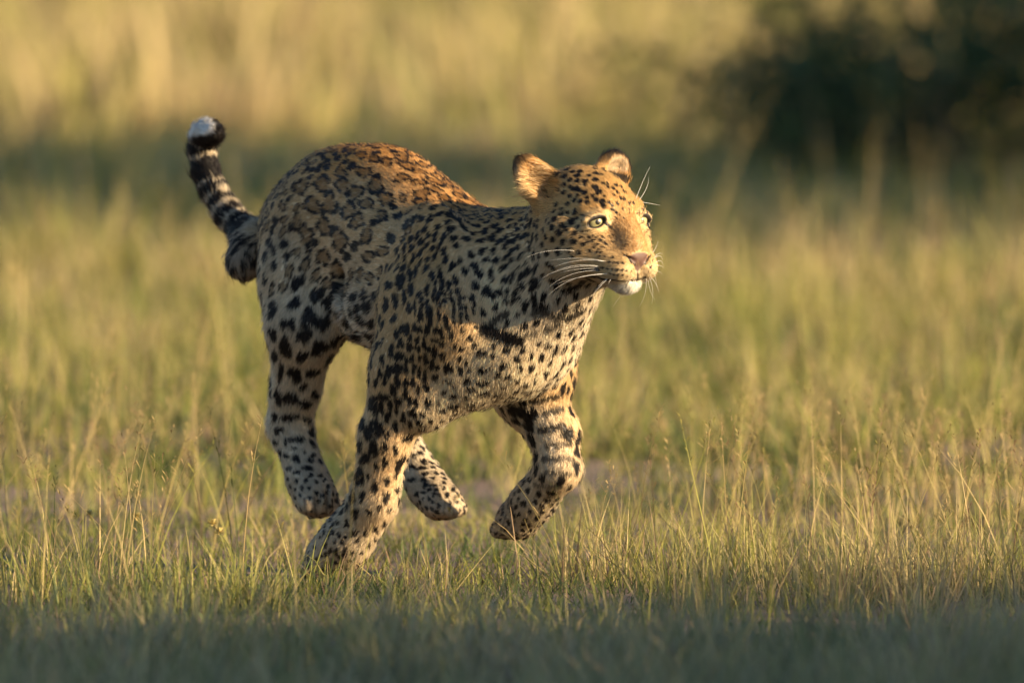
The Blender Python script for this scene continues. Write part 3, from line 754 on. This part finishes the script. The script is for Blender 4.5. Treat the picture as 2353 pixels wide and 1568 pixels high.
fine = .00034 - .00010 * ri('crown', 'cheek', 'muzzle', 'bridge')
ra.data.foreach_set('value', (fine[:, None] * rng.uniform(.8, 1.2, (NH, 1)) * prof).astype(np.float32).ravel())
a_ = cu.attributes.new('tint', 'FLOAT_COLOR', 'CURVE')
a_.data.foreach_set('color', np.hstack([rc, np.ones((NH, 1))]).astype(np.float32).ravel())
a_ = cu.attributes.new('skin_normal', 'FLOAT_VECTOR', 'CURVE')
a_.data.foreach_set('vector', unit(rn + rng.normal(0, .14, (NH, 3))).astype(np.float32).ravel())
fm, nt, out = nmat('leopard_fur')
at = node(nt, 'ShaderNodeAttribute', attribute_name='tint')
an = node(nt, 'ShaderNodeAttribute', attribute_name='skin_normal')
pb = node(nt, 'ShaderNodeBsdfPrincipled', Roughness=0.62)
pb.inputs['Specular IOR Level'].default_value = 0.28
tr = node(nt, 'ShaderNodeBsdfTranslucent')
mx = node(nt, 'ShaderNodeMixShader'); mx.inputs[0].default_value = 0.28
nt.links.new(at.outputs['Color'], pb.inputs['Base Color']); nt.links.new(at.outputs['Color'], tr.inputs['Color'])
nt.links.new(an.outputs['Vector'], pb.inputs['Normal'])
nt.links.new(pb.outputs[0], mx.inputs[1]); nt.links.new(tr.outputs[0], mx.inputs[2]); nt.links.new(mx.outputs[0], out.inputs[0])
cu.materials.append(fm)
fo = bpy.data.objects.new('fur', cu)
COL.objects.link(fo); fo.parent = leo

# eyes
em, nt, out = nmat('leopard_eye')
tc = node(nt, 'ShaderNodeTexCoord'); sx = node(nt, 'ShaderNodeSeparateXYZ'); nt.links.new(tc.outputs['Object'], sx.inputs[0])
mul = node(nt, 'ShaderNodeMath', operation='DIVIDE'); mul.inputs[1].default_value = 0.0185
nt.links.new(sx.outputs['Z'], mul.inputs[0])
ac = node(nt, 'ShaderNodeMath', operation='ARCCOSINE'); nt.links.new(mul.outputs[0], ac.inputs[0])
am = node(nt, 'ShaderNodeMath', operation='MULTIPLY'); am.inputs[1].default_value = .80; nt.links.new(ac.outputs[0], am.inputs[0])
ramp = node(nt, 'ShaderNodeValToRGB')
e = ramp.color_ramp.elements
e[0].position, e[0].color = 0.0, (.004, .004, .004, 1)
e[1].position, e[1].color = .999, (.05, .03, .02, 1)
for ps, c in ((.20, (.004, .004, .004, 1)), (.23, (.34, .30, .13, 1)), (.45, (.46, .42, .21, 1)), (.78, (.30, .25, .11, 1)), (.86, (.03, .02, .012, 1))):
    x = ramp.color_ramp.elements.new(ps); x.color = c
nt.links.new(am.outputs[0], ramp.inputs[0])
nz = node(nt, 'ShaderNodeTexNoise', Scale=260.0, Detail=3.0); nt.links.new(tc.outputs['Object'], nz.inputs['Vector'])
mxc = node(nt, 'ShaderNodeMix', data_type='RGBA', blend_type='MULTIPLY'); mxc.inputs[0].default_value = .3
nt.links.new(ramp.outputs[0], mxc.inputs[6]); nt.links.new(nz.outputs[0], mxc.inputs[7])
pb = node(nt, 'ShaderNodeBsdfPrincipled', Roughness=0.35)
pb.inputs['Coat Weight'].default_value = 0.7; pb.inputs['Coat Roughness'].default_value = 0.03
nt.links.new(mxc.outputs[2], pb.inputs['Base Color']); nt.links.new(pb.outputs[0], out.inputs[0])
bm = bmesh.new(); bmesh.ops.create_uvsphere(bm, u_segments=32, v_segments=24, radius=0.0185)
for f in bm.faces: f.smooth = True
eme = bpy.data.meshes.new('eye'); bm.to_mesh(eme); bm.free(); eme.materials.append(em)
GAZE = Vector(unit((.36, -.93, .02)))
for s in (-1, 1):
    c, en, B = EYE[s]
    o = bpy.data.objects.new('eye', eme); COL.objects.link(o); o.parent = leo
    o.location = Vector(c + en * (.0028 if s > 0 else .0004))
    g = (GAZE * .85 + Vector(en) * .15).normalized()
    o.rotation_euler = g.to_track_quat('Z', 'Y').to_euler()
# whiskers
wm, nt, out = nmat('whisker')
pb = node(nt, 'ShaderNodeBsdfPrincipled', Roughness=0.4); pb.inputs['Base Color'].default_value = (.82, .79, .74, 1)
nt.links.new(pb.outputs[0], out.inputs[0])
def tube(path, r0, r1, sides=5):
    path = [np.asarray(p, float) for p in path]
    V, F = [], []
    n = len(path)
    for i, p in enumerate(path):
        t = unit(path[min(i + 1, n - 1)] - path[max(i - 1, 0)])
        a = np.cross(t, (0.3, 0.1, 1.0)); a = unit(a); b = np.cross(t, a)
        r = r0 + (r1 - r0) * i / (n - 1)
        for k in range(sides):
            an_ = 2 * math.pi * k / sides
            V.append(p + (a * math.cos(an_) + b * math.sin(an_)) * r)
    for i in range(n - 1):
        for k in range(sides):
            F.append((i * sides + k, i * sides + (k + 1) % sides, (i + 1) * sides + (k + 1) % sides, (i + 1) * sides + k))
    F.append(tuple(range(sides))[::-1]); F.append(tuple((n - 1) * sides + k for k in range(sides)))
    return V, F
def bez(a, b, c, n=10):
    return [a * (1 - t) ** 2 + b * 2 * t * (1 - t) + c * t * t for t in np.linspace(0, 1, n)]
WH = [((1010,1118),(760,1055),(430,1108)),((990,1115),(700,1070),(480,1180)),((945,1165),(640,1100),(330,1310)),((940,1168),(700,1140),(450,1240)),((940,1205),(620,1200),(420,1390)),((1000,1240),(620,1240),(410,1480)),((1020,1240),(760,1250),(480,1350)),((930,1185),(700,1180),(560,1230)),((1030,1285),(930,1380),(860,1470)),((1015,1290),(960,1330),(900,1400)),((1060,1290),(1040,1320),(1030,1345)),((700,1010),(400,975),(190,1090))]
WL = [((1470,1030),(1500,1010),(1530,915)),((1480,1035),(1540,985),(1578,1050)),((1490,1080),(1560,1030),(1580,1110)),((1500,1130),(1570,1070),(1585,1170)),((1500,1150),(1550,1150),(1590,1180)),((1480,1215),(1540,1200),(1570,1245)),((1475,1215),(1520,1290),(1510,1370)),((1410,1280),(1425,1440),(1340,1568)),((1440,1270),(1500,1400),(1465,1540)),((1430,1280),(1440,1340),(1420,1400)),((1450,1265),(1520,1330),(1535,1420)),((1370,1330),(1440,1440),(1500,1500)),((1140,1440),(1110,1500),(1080,1568)),((1305,500),(1380,300),(1452,165)),((1335,512),(1440,380),(1435,275)),((1400,560),(1460,540),(1550,555))]
for wl, lft in ((WH, False), (WL, True)):
    for a, b, c in wl:
        p, n = hit(*f2(*a))
        if p is None: p = hd(.115, .045, -.085) if a[1] > 900 else hd(.07, .06, .03)
        y = p[1]
        pb_, pc_ = P(*f2(*b), y - .006 + (.02 if lft else 0)), P(*f2(*c), y + (.035 if lft else -.004))
        V, F = tube(bez(p - (pb_ - p) * .02, pb_, pc_), .00034, .00008)
        mesh_obj('whisker', V, F, wm, leo)
# ------------------------------------------------------------------ ground and plants
def ground_z(x, y):
    return 0.02 * np.sin(x * 1.3 + .4) * np.sin(y * .9) * smooth(2.0, 6.0, np.abs(y)) + .012 * np.sin(x * 3.1 + y * 2.3) * smooth(1.0, 3.0, np.abs(y))
gx = np.concatenate([np.linspace(-400, -12, 18)[:-1], np.linspace(-12, 12, 97), np.linspace(12, 400, 18)[1:]])
gy = np.concatenate([np.linspace(-60, -8, 14)[:-1], np.linspace(-8, 24, 129), np.linspace(24, 90, 34)[1:], np.linspace(90, 900, 16)[1:]])
XX, YY = np.meshgrid(gx, gy, indexing='ij')
gv = np.stack([XX, YY, ground_z(XX, YY)], -1).reshape(-1, 3)
nx_, ny_ = len(gx), len(gy)
ii = (np.arange(nx_ - 1)[:, None] * ny_ + np.arange(ny_ - 1)[None]).ravel()
gq = np.stack([ii, ii + ny_, ii + ny_ + 1, ii + 1], 1)
gm, nt, out = nmat('soil')
tc = node(nt, 'ShaderNodeTexCoord')
n1 = node(nt, 'ShaderNodeTexNoise', Scale=0.9, Detail=6.0); n2 = node(nt, 'ShaderNodeTexNoise', Scale=38.0, Detail=5.0); n3 = node(nt, 'ShaderNodeTexVoronoi', Scale=70.0)
for n_ in (n1, n2, n3): nt.links.new(tc.outputs['Object'], n_.inputs['Vector'])
r1 = node(nt, 'ShaderNodeValToRGB')
r1.color_ramp.elements[0].position, r1.color_ramp.elements[0].color = .35, (.17, .105, .07, 1)
r1.color_ramp.elements[1].position, r1.color_ramp.elements[1].color = .65, (.31, .205, .15, 1)
nt.links.new(n1.outputs[0], r1.inputs[0])
mx = node(nt, 'ShaderNodeMix', data_type='RGBA', blend_type='OVERLAY'); mx.inputs[0].default_value = .6
nt.links.new(r1.outputs[0], mx.inputs[6]); nt.links.new(n2.outputs[0], mx.inputs[7])
pb = node(nt, 'ShaderNodeBsdfPrincipled', Roughness=0.95)
bp = node(nt, 'ShaderNodeBump', Strength=0.6, Distance=0.02)
nt.links.new(n2.outputs[0], bp.inputs['Height']); nt.links.new(bp.outputs[0], pb.inputs['Normal'])
nt.links.new(mx.outputs[2], pb.inputs['Base Color']); nt.links.new(pb.outputs[0], out.inputs[0])
go = mesh_obj('ground', gv, gq, gm)
tag(go, kind='structure')

def leaf_mat(name, trans=.35, rough=.6, spec=.25):
    m, nt, out = nmat(name)
    at = node(nt, 'ShaderNodeAttribute', attribute_name='tint')
    pb = node(nt, 'ShaderNodeBsdfPrincipled', Roughness=rough); pb.inputs['Specular IOR Level'].default_value = spec
    tr = node(nt, 'ShaderNodeBsdfTranslucent')
    mx = node(nt, 'ShaderNodeMixShader'); mx.inputs[0].default_value = trans
    nt.links.new(at.outputs['Color'], pb.inputs['Base Color']); nt.links.new(at.outputs['Color'], tr.inputs['Color'])
    nt.links.new(pb.outputs[0], mx.inputs[1]); nt.links.new(tr.outputs[0], mx.inputs[2]); nt.links.new(mx.outputs[0], out.inputs[0])
    return m
grass_m = leaf_mat('grass_blade')
# bare earth: (x, y, half width, half depth)
BARE = [(-.60, 2.2, .52, .50), (-.95, 2.5, .3, .3), (.42, 3.1, .42, .55), (1.12, 4.0, .34, .45), (-.33, .12, .14, .14), (2.3, 3.2, .5, .4), (-2.4, 2.6, .6, .4), (.02, 2.7, .25, .2)]
def bare(x, y):
    b = np.zeros(len(x))
    w = .50 * vnoise(np.stack([x, y], 1), 41, 1.9)
    for a, c, rx, ry in BARE:
        b = np.maximum(b, 1 - smooth(.7, 1.15, np.sqrt(((x - a) / rx) ** 2 + ((y - c) / ry) ** 2) + w))
    return b
def half(y, extra):
    return 0.0462 * (y + D) + extra
def scatter(n, y0, y1, extra, power=1.0):
    out = []
    tot = 0
    while tot < n:
        y = y0 + (y1 - y0) * rng.random(2 * n) ** power
        w = half(y1, extra)
        x = rng.uniform(-w, w, 2 * n)
        k = np.abs(x) < half(y, extra)
        out.append(np.stack([x[k], y[k]], 1)); tot += k.sum()
    return np.concatenate(out)[:n]
def blades(name, base, ht, wid, lean, az, curl, col, seg=3, mat=None, tipcol=None):
    """tapering, bending ribbons; every argument an array over blades"""
    n = len(base)
    rows = seg
    t = np.linspace(0, 1, rows + 1)
    dx, dy = np.cos(az), np.sin(az)
    face = az + math.pi / 2 + rng.normal(0, .5, n)
    sx, sy = np.cos(face), np.sin(face)
    z0 = ground_z(base[:, 0], base[:, 1]) - .004
    V = np.zeros((n, rows * 2 + 1, 3)); Cc = np.zeros((n, rows * 2 + 1, 3))
    for k in range(rows + 1):
        q = t[k]
        out_ = ht * (lean * q + curl * q ** 2.2)
        zz = ht * (q - .35 * curl * q ** 2.5 - .25 * lean ** 2 * q)
        c = np.stack([base[:, 0] + dx * out_, base[:, 1] + dy * out_, z0 + zz], 1)
        w = wid * (1 - q ** 1.6) * .5
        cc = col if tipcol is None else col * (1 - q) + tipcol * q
        if k < rows:
            V[:, 2 * k] = c + np.stack([sx * w, sy * w, 0 * w], 1); V[:, 2 * k + 1] = c - np.stack([sx * w, sy * w, 0 * w], 1)
            Cc[:, 2 * k] = cc; Cc[:, 2 * k + 1] = cc
        else:
            V[:, 2 * k] = c; Cc[:, 2 * k] = cc
    m = rows * 2 + 1
    o = (np.arange(n) * m)[:, None]
    quads = np.concatenate([o + np.array((2 * k, 2 * k + 1, 2 * k + 3, 2 * k + 2)) for k in range(rows - 1)]) if rows > 1 else np.zeros((0, 4), int)
    tris = o + np.array((2 * rows - 2, 2 * rows - 1, 2 * rows))
    return V.reshape(-1, 3), tris, quads, Cc.reshape(-1, 3)
class Bag:
    def __init__(s): s.v, s.t, s.q, s.c, s.n = [], [], [], [], 0
    def add(s, V, T, Q, C):
        s.v.append(V); s.t.append(np.asarray(T).reshape(-1, 3) + s.n); s.q.append(np.asarray(Q).reshape(-1, 4) + s.n); s.c.append(C); s.n += len(V)
    def build(s, name, mat, label, cat):
        o = fast_mesh(name, np.concatenate(s.v), np.concatenate(s.t), np.concatenate(s.q), mat, np.clip(np.concatenate(s.c), .005, .9))
        print(name, len(o.data.polygons))
        return tag(o, label, cat, kind='stuff')
GREEN = np.array((.10, .140, .045)); YGREEN = np.array((.30, .29, .065)); STRAW = np.array((.57, .44, .22)); BROWN = np.array((.32, .22, .13)); GREY = np.array((.34, .32, .25))
def tint(xy, dry, jitter=.16, seed=50):
    n = len(xy)
    a = vnoise(xy, seed, .55); b = vnoise(xy, seed + 1, 1.7)
    d = np.clip(dry + .34 * a + .22 * b + rng.normal(0, .20, n), 0, 1)
    c = np.where((d < .45)[:, None], GREEN + (YGREEN - GREEN) * (d / .45)[:, None], YGREEN + (STRAW - YGREEN) * ((d - .45) / .55)[:, None])
    br = (rng.random(n) < .06 + .10 * (d > .6))[:, None]
    c = np.where(br, BROWN, c)
    return c * (1 + rng.normal(0, jitter, n))[:, None]
def zone(bag, n, y0, y1, extra, hmin, hmax, wid, dry, tuft=0, seg=3, lean=.35, power=1.0, barek=1.0, tr=.07, grey=0):
    if tuft:
        cts = scatter(max(1, n // tuft), y0, y1, extra, power)
        keep = rng.random(len(cts)) > bare(cts[:, 0], cts[:, 1]) * barek
        cts = cts[keep]
        tid = rng.integers(0, len(cts), n)
        off = rng.normal(0, tr, (n, 2))
        b = cts[tid] + off
        az = np.arctan2(off[:, 1], off[:, 0]) + rng.normal(0, .7, n)
        th = rng.uniform(.65, 1.25, len(cts))[tid]; td = rng.normal(0, .22, len(cts))[tid]
    else:
        b = scatter(n, y0, y1, extra, power); az = rng.uniform(0, 6.28, n)
        th = 1 + .3 * vnoise(b, 61, .8); td = 0
    k = rng.random(len(b)) > bare(b[:, 0], b[:, 1]) * barek * .97
    b, az = b[k], az[k]
    th = th[k] if np.ndim(th) else th; td = td[k] if np.ndim(td) else td
    m = len(b)
    ht = rng.uniform(hmin, hmax, m) * th
    ln = np.abs(rng.normal(0, lean, m)) + .05
    cu_ = np.clip(rng.normal(.25, .25, m), 0, 1)
    col = tint(b, dry + td)
    col = col * (1 - grey) + GREY * grey * (1 + rng.normal(0, .15, m))[:, None]
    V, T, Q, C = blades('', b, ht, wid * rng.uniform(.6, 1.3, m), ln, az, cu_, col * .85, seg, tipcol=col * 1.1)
    bag.add(V, T, Q, C)
def stalks(bag, n, y0, y1, extra, hmin, hmax, power=1.0, seeds=14, r=.0011, pts=None):
    """thin flowering stems with open seed heads"""
    b = scatter(n, y0, y1, extra, power) if pts is None else pts
    b = b[rng.random(len(b)) > bare(b[:, 0], b[:, 1]) * .6]
    m = len(b)
    ht = rng.uniform(hmin, hmax, m); az = rng.uniform(0, 6.28, m)
    ln = np.abs(rng.normal(0, .22, m)); cl = np.clip(rng.normal(.15, .15, m), 0, .6)
    col = tint(b, .80, .12, 70)
    for rot in (0, 1):
        V, T, Q, C = blades('', b, ht, np.full(m, r * 2.4), ln, az, cl, col, 4)
        bag.add(V, T, Q, C)
    t = rng.uniform(.66, 1.0, (m, seeds))
    sa_ = rng.uniform(0, 6.28, (m, seeds))
    o_ = ht[:, None] * (ln[:, None] * t + cl[:, None] * t ** 2.2)
    zz = ht[:, None] * (t - .35 * cl[:, None] * t ** 2.5 - .25 * ln[:, None] ** 2 * t) + ground_z(b[:, 0], b[:, 1])[:, None]
    c = np.stack([b[:, :1] + np.cos(az)[:, None] * o_, b[:, 1:] + np.sin(az)[:, None] * o_, zz], -1).reshape(-1, 3)
    sa_ = sa_.ravel(); N = len(c)
    L = rng.uniform(.010, .030, N) * (1.15 - (t.ravel() - .66) * 2.2)
    d = np.stack([np.cos(sa_), np.sin(sa_), rng.uniform(.4, 1.3, N)], 1); d = unit(d)
    e = c + d * L[:, None]
    w = unit(np.cross(d, (0, 0, 1.0))) * (.0011 * (r / .0011))
    v = np.stack([c, e - d * .005 + w, e, e - d * .005 - w], 1).reshape(-1, 3)
    cc = np.repeat(np.repeat(col * np.array((.85, .78, .72)), seeds, 0), 4, 0)
    bag.add(v, np.zeros((0, 3), int), np.arange(N)[:, None] * 4 + np.arange(4), cc)

turf = Bag()                                             # short green growth underfoot
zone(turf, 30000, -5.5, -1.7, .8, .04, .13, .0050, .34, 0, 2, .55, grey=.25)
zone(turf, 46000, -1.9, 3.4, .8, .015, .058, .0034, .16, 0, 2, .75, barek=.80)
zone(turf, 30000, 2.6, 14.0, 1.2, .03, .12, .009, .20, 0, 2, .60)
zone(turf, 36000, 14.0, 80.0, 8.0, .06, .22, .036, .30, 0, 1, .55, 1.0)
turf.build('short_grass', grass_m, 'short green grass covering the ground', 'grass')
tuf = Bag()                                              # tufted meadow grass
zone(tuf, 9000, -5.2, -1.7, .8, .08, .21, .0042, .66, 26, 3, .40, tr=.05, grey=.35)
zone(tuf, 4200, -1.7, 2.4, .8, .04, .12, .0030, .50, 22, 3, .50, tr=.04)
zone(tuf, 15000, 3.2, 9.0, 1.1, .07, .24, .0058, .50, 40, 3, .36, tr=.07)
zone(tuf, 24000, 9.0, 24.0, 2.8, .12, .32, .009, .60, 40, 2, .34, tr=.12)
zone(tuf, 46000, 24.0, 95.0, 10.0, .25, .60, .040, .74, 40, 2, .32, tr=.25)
def clump(bag, px, py, n, hmin, hmax, dry, sx_, sy_, wid=.0030, lean=.30):
    c = gp(px, py)
    b = np.stack([rng.normal(c.x, sx_, n), rng.normal(c.y, sy_, n)], 1)
    az = np.arctan2(b[:, 1] - c.y, b[:, 0] - c.x) + rng.normal(0, .8, n)
    col = tint(b, dry)
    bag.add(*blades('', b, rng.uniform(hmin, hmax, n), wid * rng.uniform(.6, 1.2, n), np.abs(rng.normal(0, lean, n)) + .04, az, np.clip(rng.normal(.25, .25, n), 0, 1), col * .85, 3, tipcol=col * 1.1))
def gp(px, py):                                          # ground point under a photo position
    d_ = ray(px, py); t = -H / d_.z
    return Vector((d_.x * t, -D + d_.y * t, 0))
for cx_ in range(-40, 620, 55):                          # dry tussocks at left in the focus plane
    clump(tuf, cx_ + rng.normal(0, 20), 1395 + rng.normal(0, 22), 70, .05, .17, .62, .035, .06)
for _ in range(34):                                      # stray tufts on the bare earth
    if rng.random() < .5: clump(tuf, rng.uniform(0, 720), rng.uniform(1125, 1195), 22, .03, .12, .55, .03, .05)
    else: clump(tuf, rng.uniform(1150, 1850), rng.uniform(1050, 1140), 22, .03, .12, .55, .03, .05)
for cx_ in range(520, 1250, 70):                         # fresh green weeds round the landing paw
    clump(tuf, cx_ + rng.normal(0, 25), 1385 + rng.normal(0, 25), 60, .02, .085, .16, .03, .06, .0034, .6)
for cx_ in range(1380, 2420, 42):                        # straw coloured stand at right
    clump(tuf, cx_ + rng.normal(0, 20), 1350 + rng.normal(0, 28), 70, .07, .20, .74, .035, .07, .0026)
near = rng.uniform(0, 1, (60, 2)) * np.array((1.5, 2.6)) + np.array((.0, -4.3))
for bx_, by_ in near:                                    # taller tufts close to the camera at right
    m = 26
    b = np.stack([rng.normal(bx_, .05, m), rng.normal(by_, .06, m)], 1)
    c_ = tint(b, .66) * .6 + GREY * .4
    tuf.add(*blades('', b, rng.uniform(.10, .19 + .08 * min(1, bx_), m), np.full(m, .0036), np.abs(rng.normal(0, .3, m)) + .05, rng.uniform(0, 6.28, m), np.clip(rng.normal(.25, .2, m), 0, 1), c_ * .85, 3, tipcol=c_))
tuf.build('tufted_grass', grass_m, 'yellow green tufted meadow grass', 'grass')
stk = Bag()                                              # tall straw coloured flowering stems
stalks(stk, 220, -1.5, 3.0, .8, .16, .36)
right = scatter(1100, -.9, 2.2, .8); right = right[(right[:, 0] > .34) | ((right[:, 0] < -.50) & (rng.random(len(right)) < .40))]
stalks(stk, 0, 0, 0, 0, .14, .34, pts=right)
stalks(stk, 600, 3.0, 12.0, 1.2, .28, .58, r=.0014)
stalks(stk, 450, 12.0, 34.0, 2.4, .35, .75, r=.0030)
stk.build('seeding_grass', grass_m, 'tall straw coloured grass stems with open seed heads', 'grass')

# small yellow flower heads on stems among the grass at left
fl_m = leaf_mat('flower_head', .15)
FL = [(205, 1182, .35, 'pale yellow dry flower head furthest left in the grass'), (313, 1187, .30, 'pale yellow dry flower head between two others in the left grass'), (487, 1203, .25, 'upper of two dry flower heads left of the leopard'), (503, 1222, .22, 'lower of two dry flower heads left of the leopard')]
for px, py, Y, lb in FL:
    top = P(px, py, Y)
    z0 = float(ground_z(np.array([top[0]]), np.array([Y]))[0])
    base = np.array((top[0] + .03, Y + .02, z0 - .01))
    e = bpy.data.objects.new('flower', None); COL.objects.link(e); e.location = Vector(base)
    tag(e, lb, 'flower', 'dry flower heads in the grass')
    V, F = tube([np.asarray(p) - base for p in bez(base, (base + top) / 2 + np.array((.012, 0, .02)), top, 7)], .0014, .0011)
    mesh_obj('stem', V, F, fl_m, e, col=np.tile((.20, .20, .07), (len(V), 1)))
    V, F = [], []
    for k in range(34):
        d = unit(rng.normal(size=3) + np.array((0, 0, .55)))
        a = unit(np.cross(d, (.3, .2, 1))); L_ = rng.uniform(.006, .0105)
        b0 = top - base + d * .0015
        i = len(V)
        V += [b0 - a * .0016, b0 + a * .0016, b0 + d * L_ + a * .0022, b0 + d * L_ - a * .0022]
        F.append((i, i + 1, i + 2, i + 3))
    mesh_obj('flower_head', V, F, fl_m, e, col=np.tile((.62, .50, .20), (len(V), 1)) * rng.uniform(.7, 1.15, (len(V), 1)))

# ------------------------------------------------------------------ bushes and trees
bark_m, nt, out = nmat('bark')
nz = node(nt, 'ShaderNodeTexNoise', Scale=22.0, Detail=5.0)
rp_ = node(nt, 'ShaderNodeValToRGB'); rp_.color_ramp.elements[0].color = (.05, .035, .025, 1); rp_.color_ramp.elements[1].color = (.17, .13, .10, 1)
pb = node(nt, 'ShaderNodeBsdfPrincipled', Roughness=0.9); bp = node(nt, 'ShaderNodeBump', Strength=.6, Distance=.02)
nt.links.new(nz.outputs[0], rp_.inputs[0]); nt.links.new(rp_.outputs[0], pb.inputs['Base Color']); nt.links.new(nz.outputs[0], bp.inputs['Height']); nt.links.new(bp.outputs[0], pb.inputs['Normal']); nt.links.new(pb.outputs[0], out.inputs[0])
leaf_m = leaf_mat('foliage', .25)
def plant(name, cat, label, loc, height, spread, trunk_h, leaf, nl, colr, group=None, stems=1, trunk_r=.06):
    e = bpy.data.objects.new(name, None); COL.objects.link(e); e.location = loc
    tag(e, label, cat, group)
    V, F = [], []
    tips = []
    def limb(a, b, r0, r1):
        mid = (a + b) / 2 + rng.normal(0, .06, 3) * np.linalg.norm(b - a)
        v, f = tube(bez(a, mid, b, 6), r0, r1, 6)
        o = len(V); V.extend(v); F.extend([tuple(i + o for i in q) for q in f])
    for s in range(stems):
        a0 = np.array((rng.normal(0, .08), rng.normal(0, .08), -.05)) * (stems > 1)
        th_ = np.array((rng.normal(0, .12) * trunk_h, rng.normal(0, .12) * trunk_h, trunk_h))
        limb(a0 - np.array((0, 0, .1)), th_, trunk_r, trunk_r * .7)
        for k in range(9 if stems == 1 else 5):
            an_ = rng.uniform(0, 6.28); rr = spread * rng.uniform(.35, .95)
            tip_ = np.array((math.cos(an_) * rr, math.sin(an_) * rr, trunk_h + (height - trunk_h) * rng.uniform(.25, .92) * (1 - .25 * (rr / spread) ** 2)))
            limb(th_, tip_, trunk_r * .5, trunk_r * .12)
            tips.append(tip_)
            for j in range(3):
                t2 = tip_ + rng.normal(0, .25, 3) * spread * np.array((1, 1, .6))
                t2[2] = np.clip(t2[2], .08, height)
                limb(th_ * .4 + tip_ * .6, t2, trunk_r * .22, trunk_r * .06); tips.append(t2)
    mesh_obj('trunk', V, F, bark_m, e)
    tips = np.array(tips)
    c = tips[rng.integers(0, len(tips), nl)] + rng.normal(0, .15, (nl, 3)) * spread * np.array((1, 1, .65))
    c[:, 2] = np.clip(c[:, 2], .04, None)
    a = unit(rng.normal(size=(nl, 3))); b = unit(np.cross(a, rng.normal(size=(nl, 3))))
    L_ = leaf * rng.uniform(.6, 1.3, (nl, 1))
    v = np.stack([c - a * L_, c + b * L_ * .42, c + a * L_, c - b * L_ * .42], 1).reshape(-1, 3)
    cl = np.repeat(np.array(colr) * (1 + rng.normal(0, .22, (nl, 1))), 4, 0)
    o = fast_mesh('crown', v, np.zeros((0, 3), int), np.arange(nl)[:, None] * 4 + np.arange(4), leaf_m, np.clip(cl, .01, .6))
    o.parent = e
    return e
DG = (.06, .09, .032)
plant('bush', 'bush', 'dark blurred bush at the top edge right of centre', gp(1600, 60), 2.6, 1.0, .35, .07, 3000, DG, 'far bushes', 4, .05)
plant('bush', 'bush', 'large dark blurred bush filling the top right corner', gp(2230, 50), 2.8, 1.5, .4, .08, 3000, DG, 'far bushes', 5, .05)
plant('bush', 'bush', 'low dark green shrub at the right edge behind the leopard', gp(2290, 450), .85, 1.0, .10, .040, 4200, DG, 'far bushes', 5, .02)
plant('bush', 'bush', 'low dark green shrub left of the one at the right edge', gp(1960, 430), .42, .55, .08, .030, 2600, DG, 'far bushes', 5, .015)
# trees and bushes beyond the right edge, between the low sun and the grass
for x, y, hh_, sp_, lb in [(2.9, -5.6, 1.6, .9, 'round bush right of the camera, nearest to it'), (4.6, -5.4, 2.2, 1.1, 'round bush right of the camera, second in the row'), (6.0, -5.7, 1.7, .8, 'round bush right of the camera, third in the row'), (8.1, -5.1, 2.7, 1.2, 'round bush right of the camera, fourth in the row'), (9.9, -5.4, 2.75, 1.3, 'round bush right of the camera, fifth in the row'), (12.0, -5.2, 3.5, 1.3, 'round bush right of the camera, sixth in the row')]:
    plant('bush', 'bush', lb, Vector((x, y, 0)), hh_, sp_, .3, .070, 4300, DG, 'row of bushes beyond the right edge', 5, .04)
for x, y, lb in ((8.2, 12.0, 'acacia tree beyond the right edge, first in the line'), (13.2, 12.6, 'acacia tree beyond the right edge, second in the line'), (18.4, 13.4, 'acacia tree beyond the right edge, third in the line'), (22.5, 14.0, 'acacia tree beyond the right edge, last in the line')):
    plant('tree', 'tree', lb, Vector((x, y, 0)), 5.2, 2.7, 2.0, .10, 15000, DG, 'trees beyond the right edge', 1, .16)
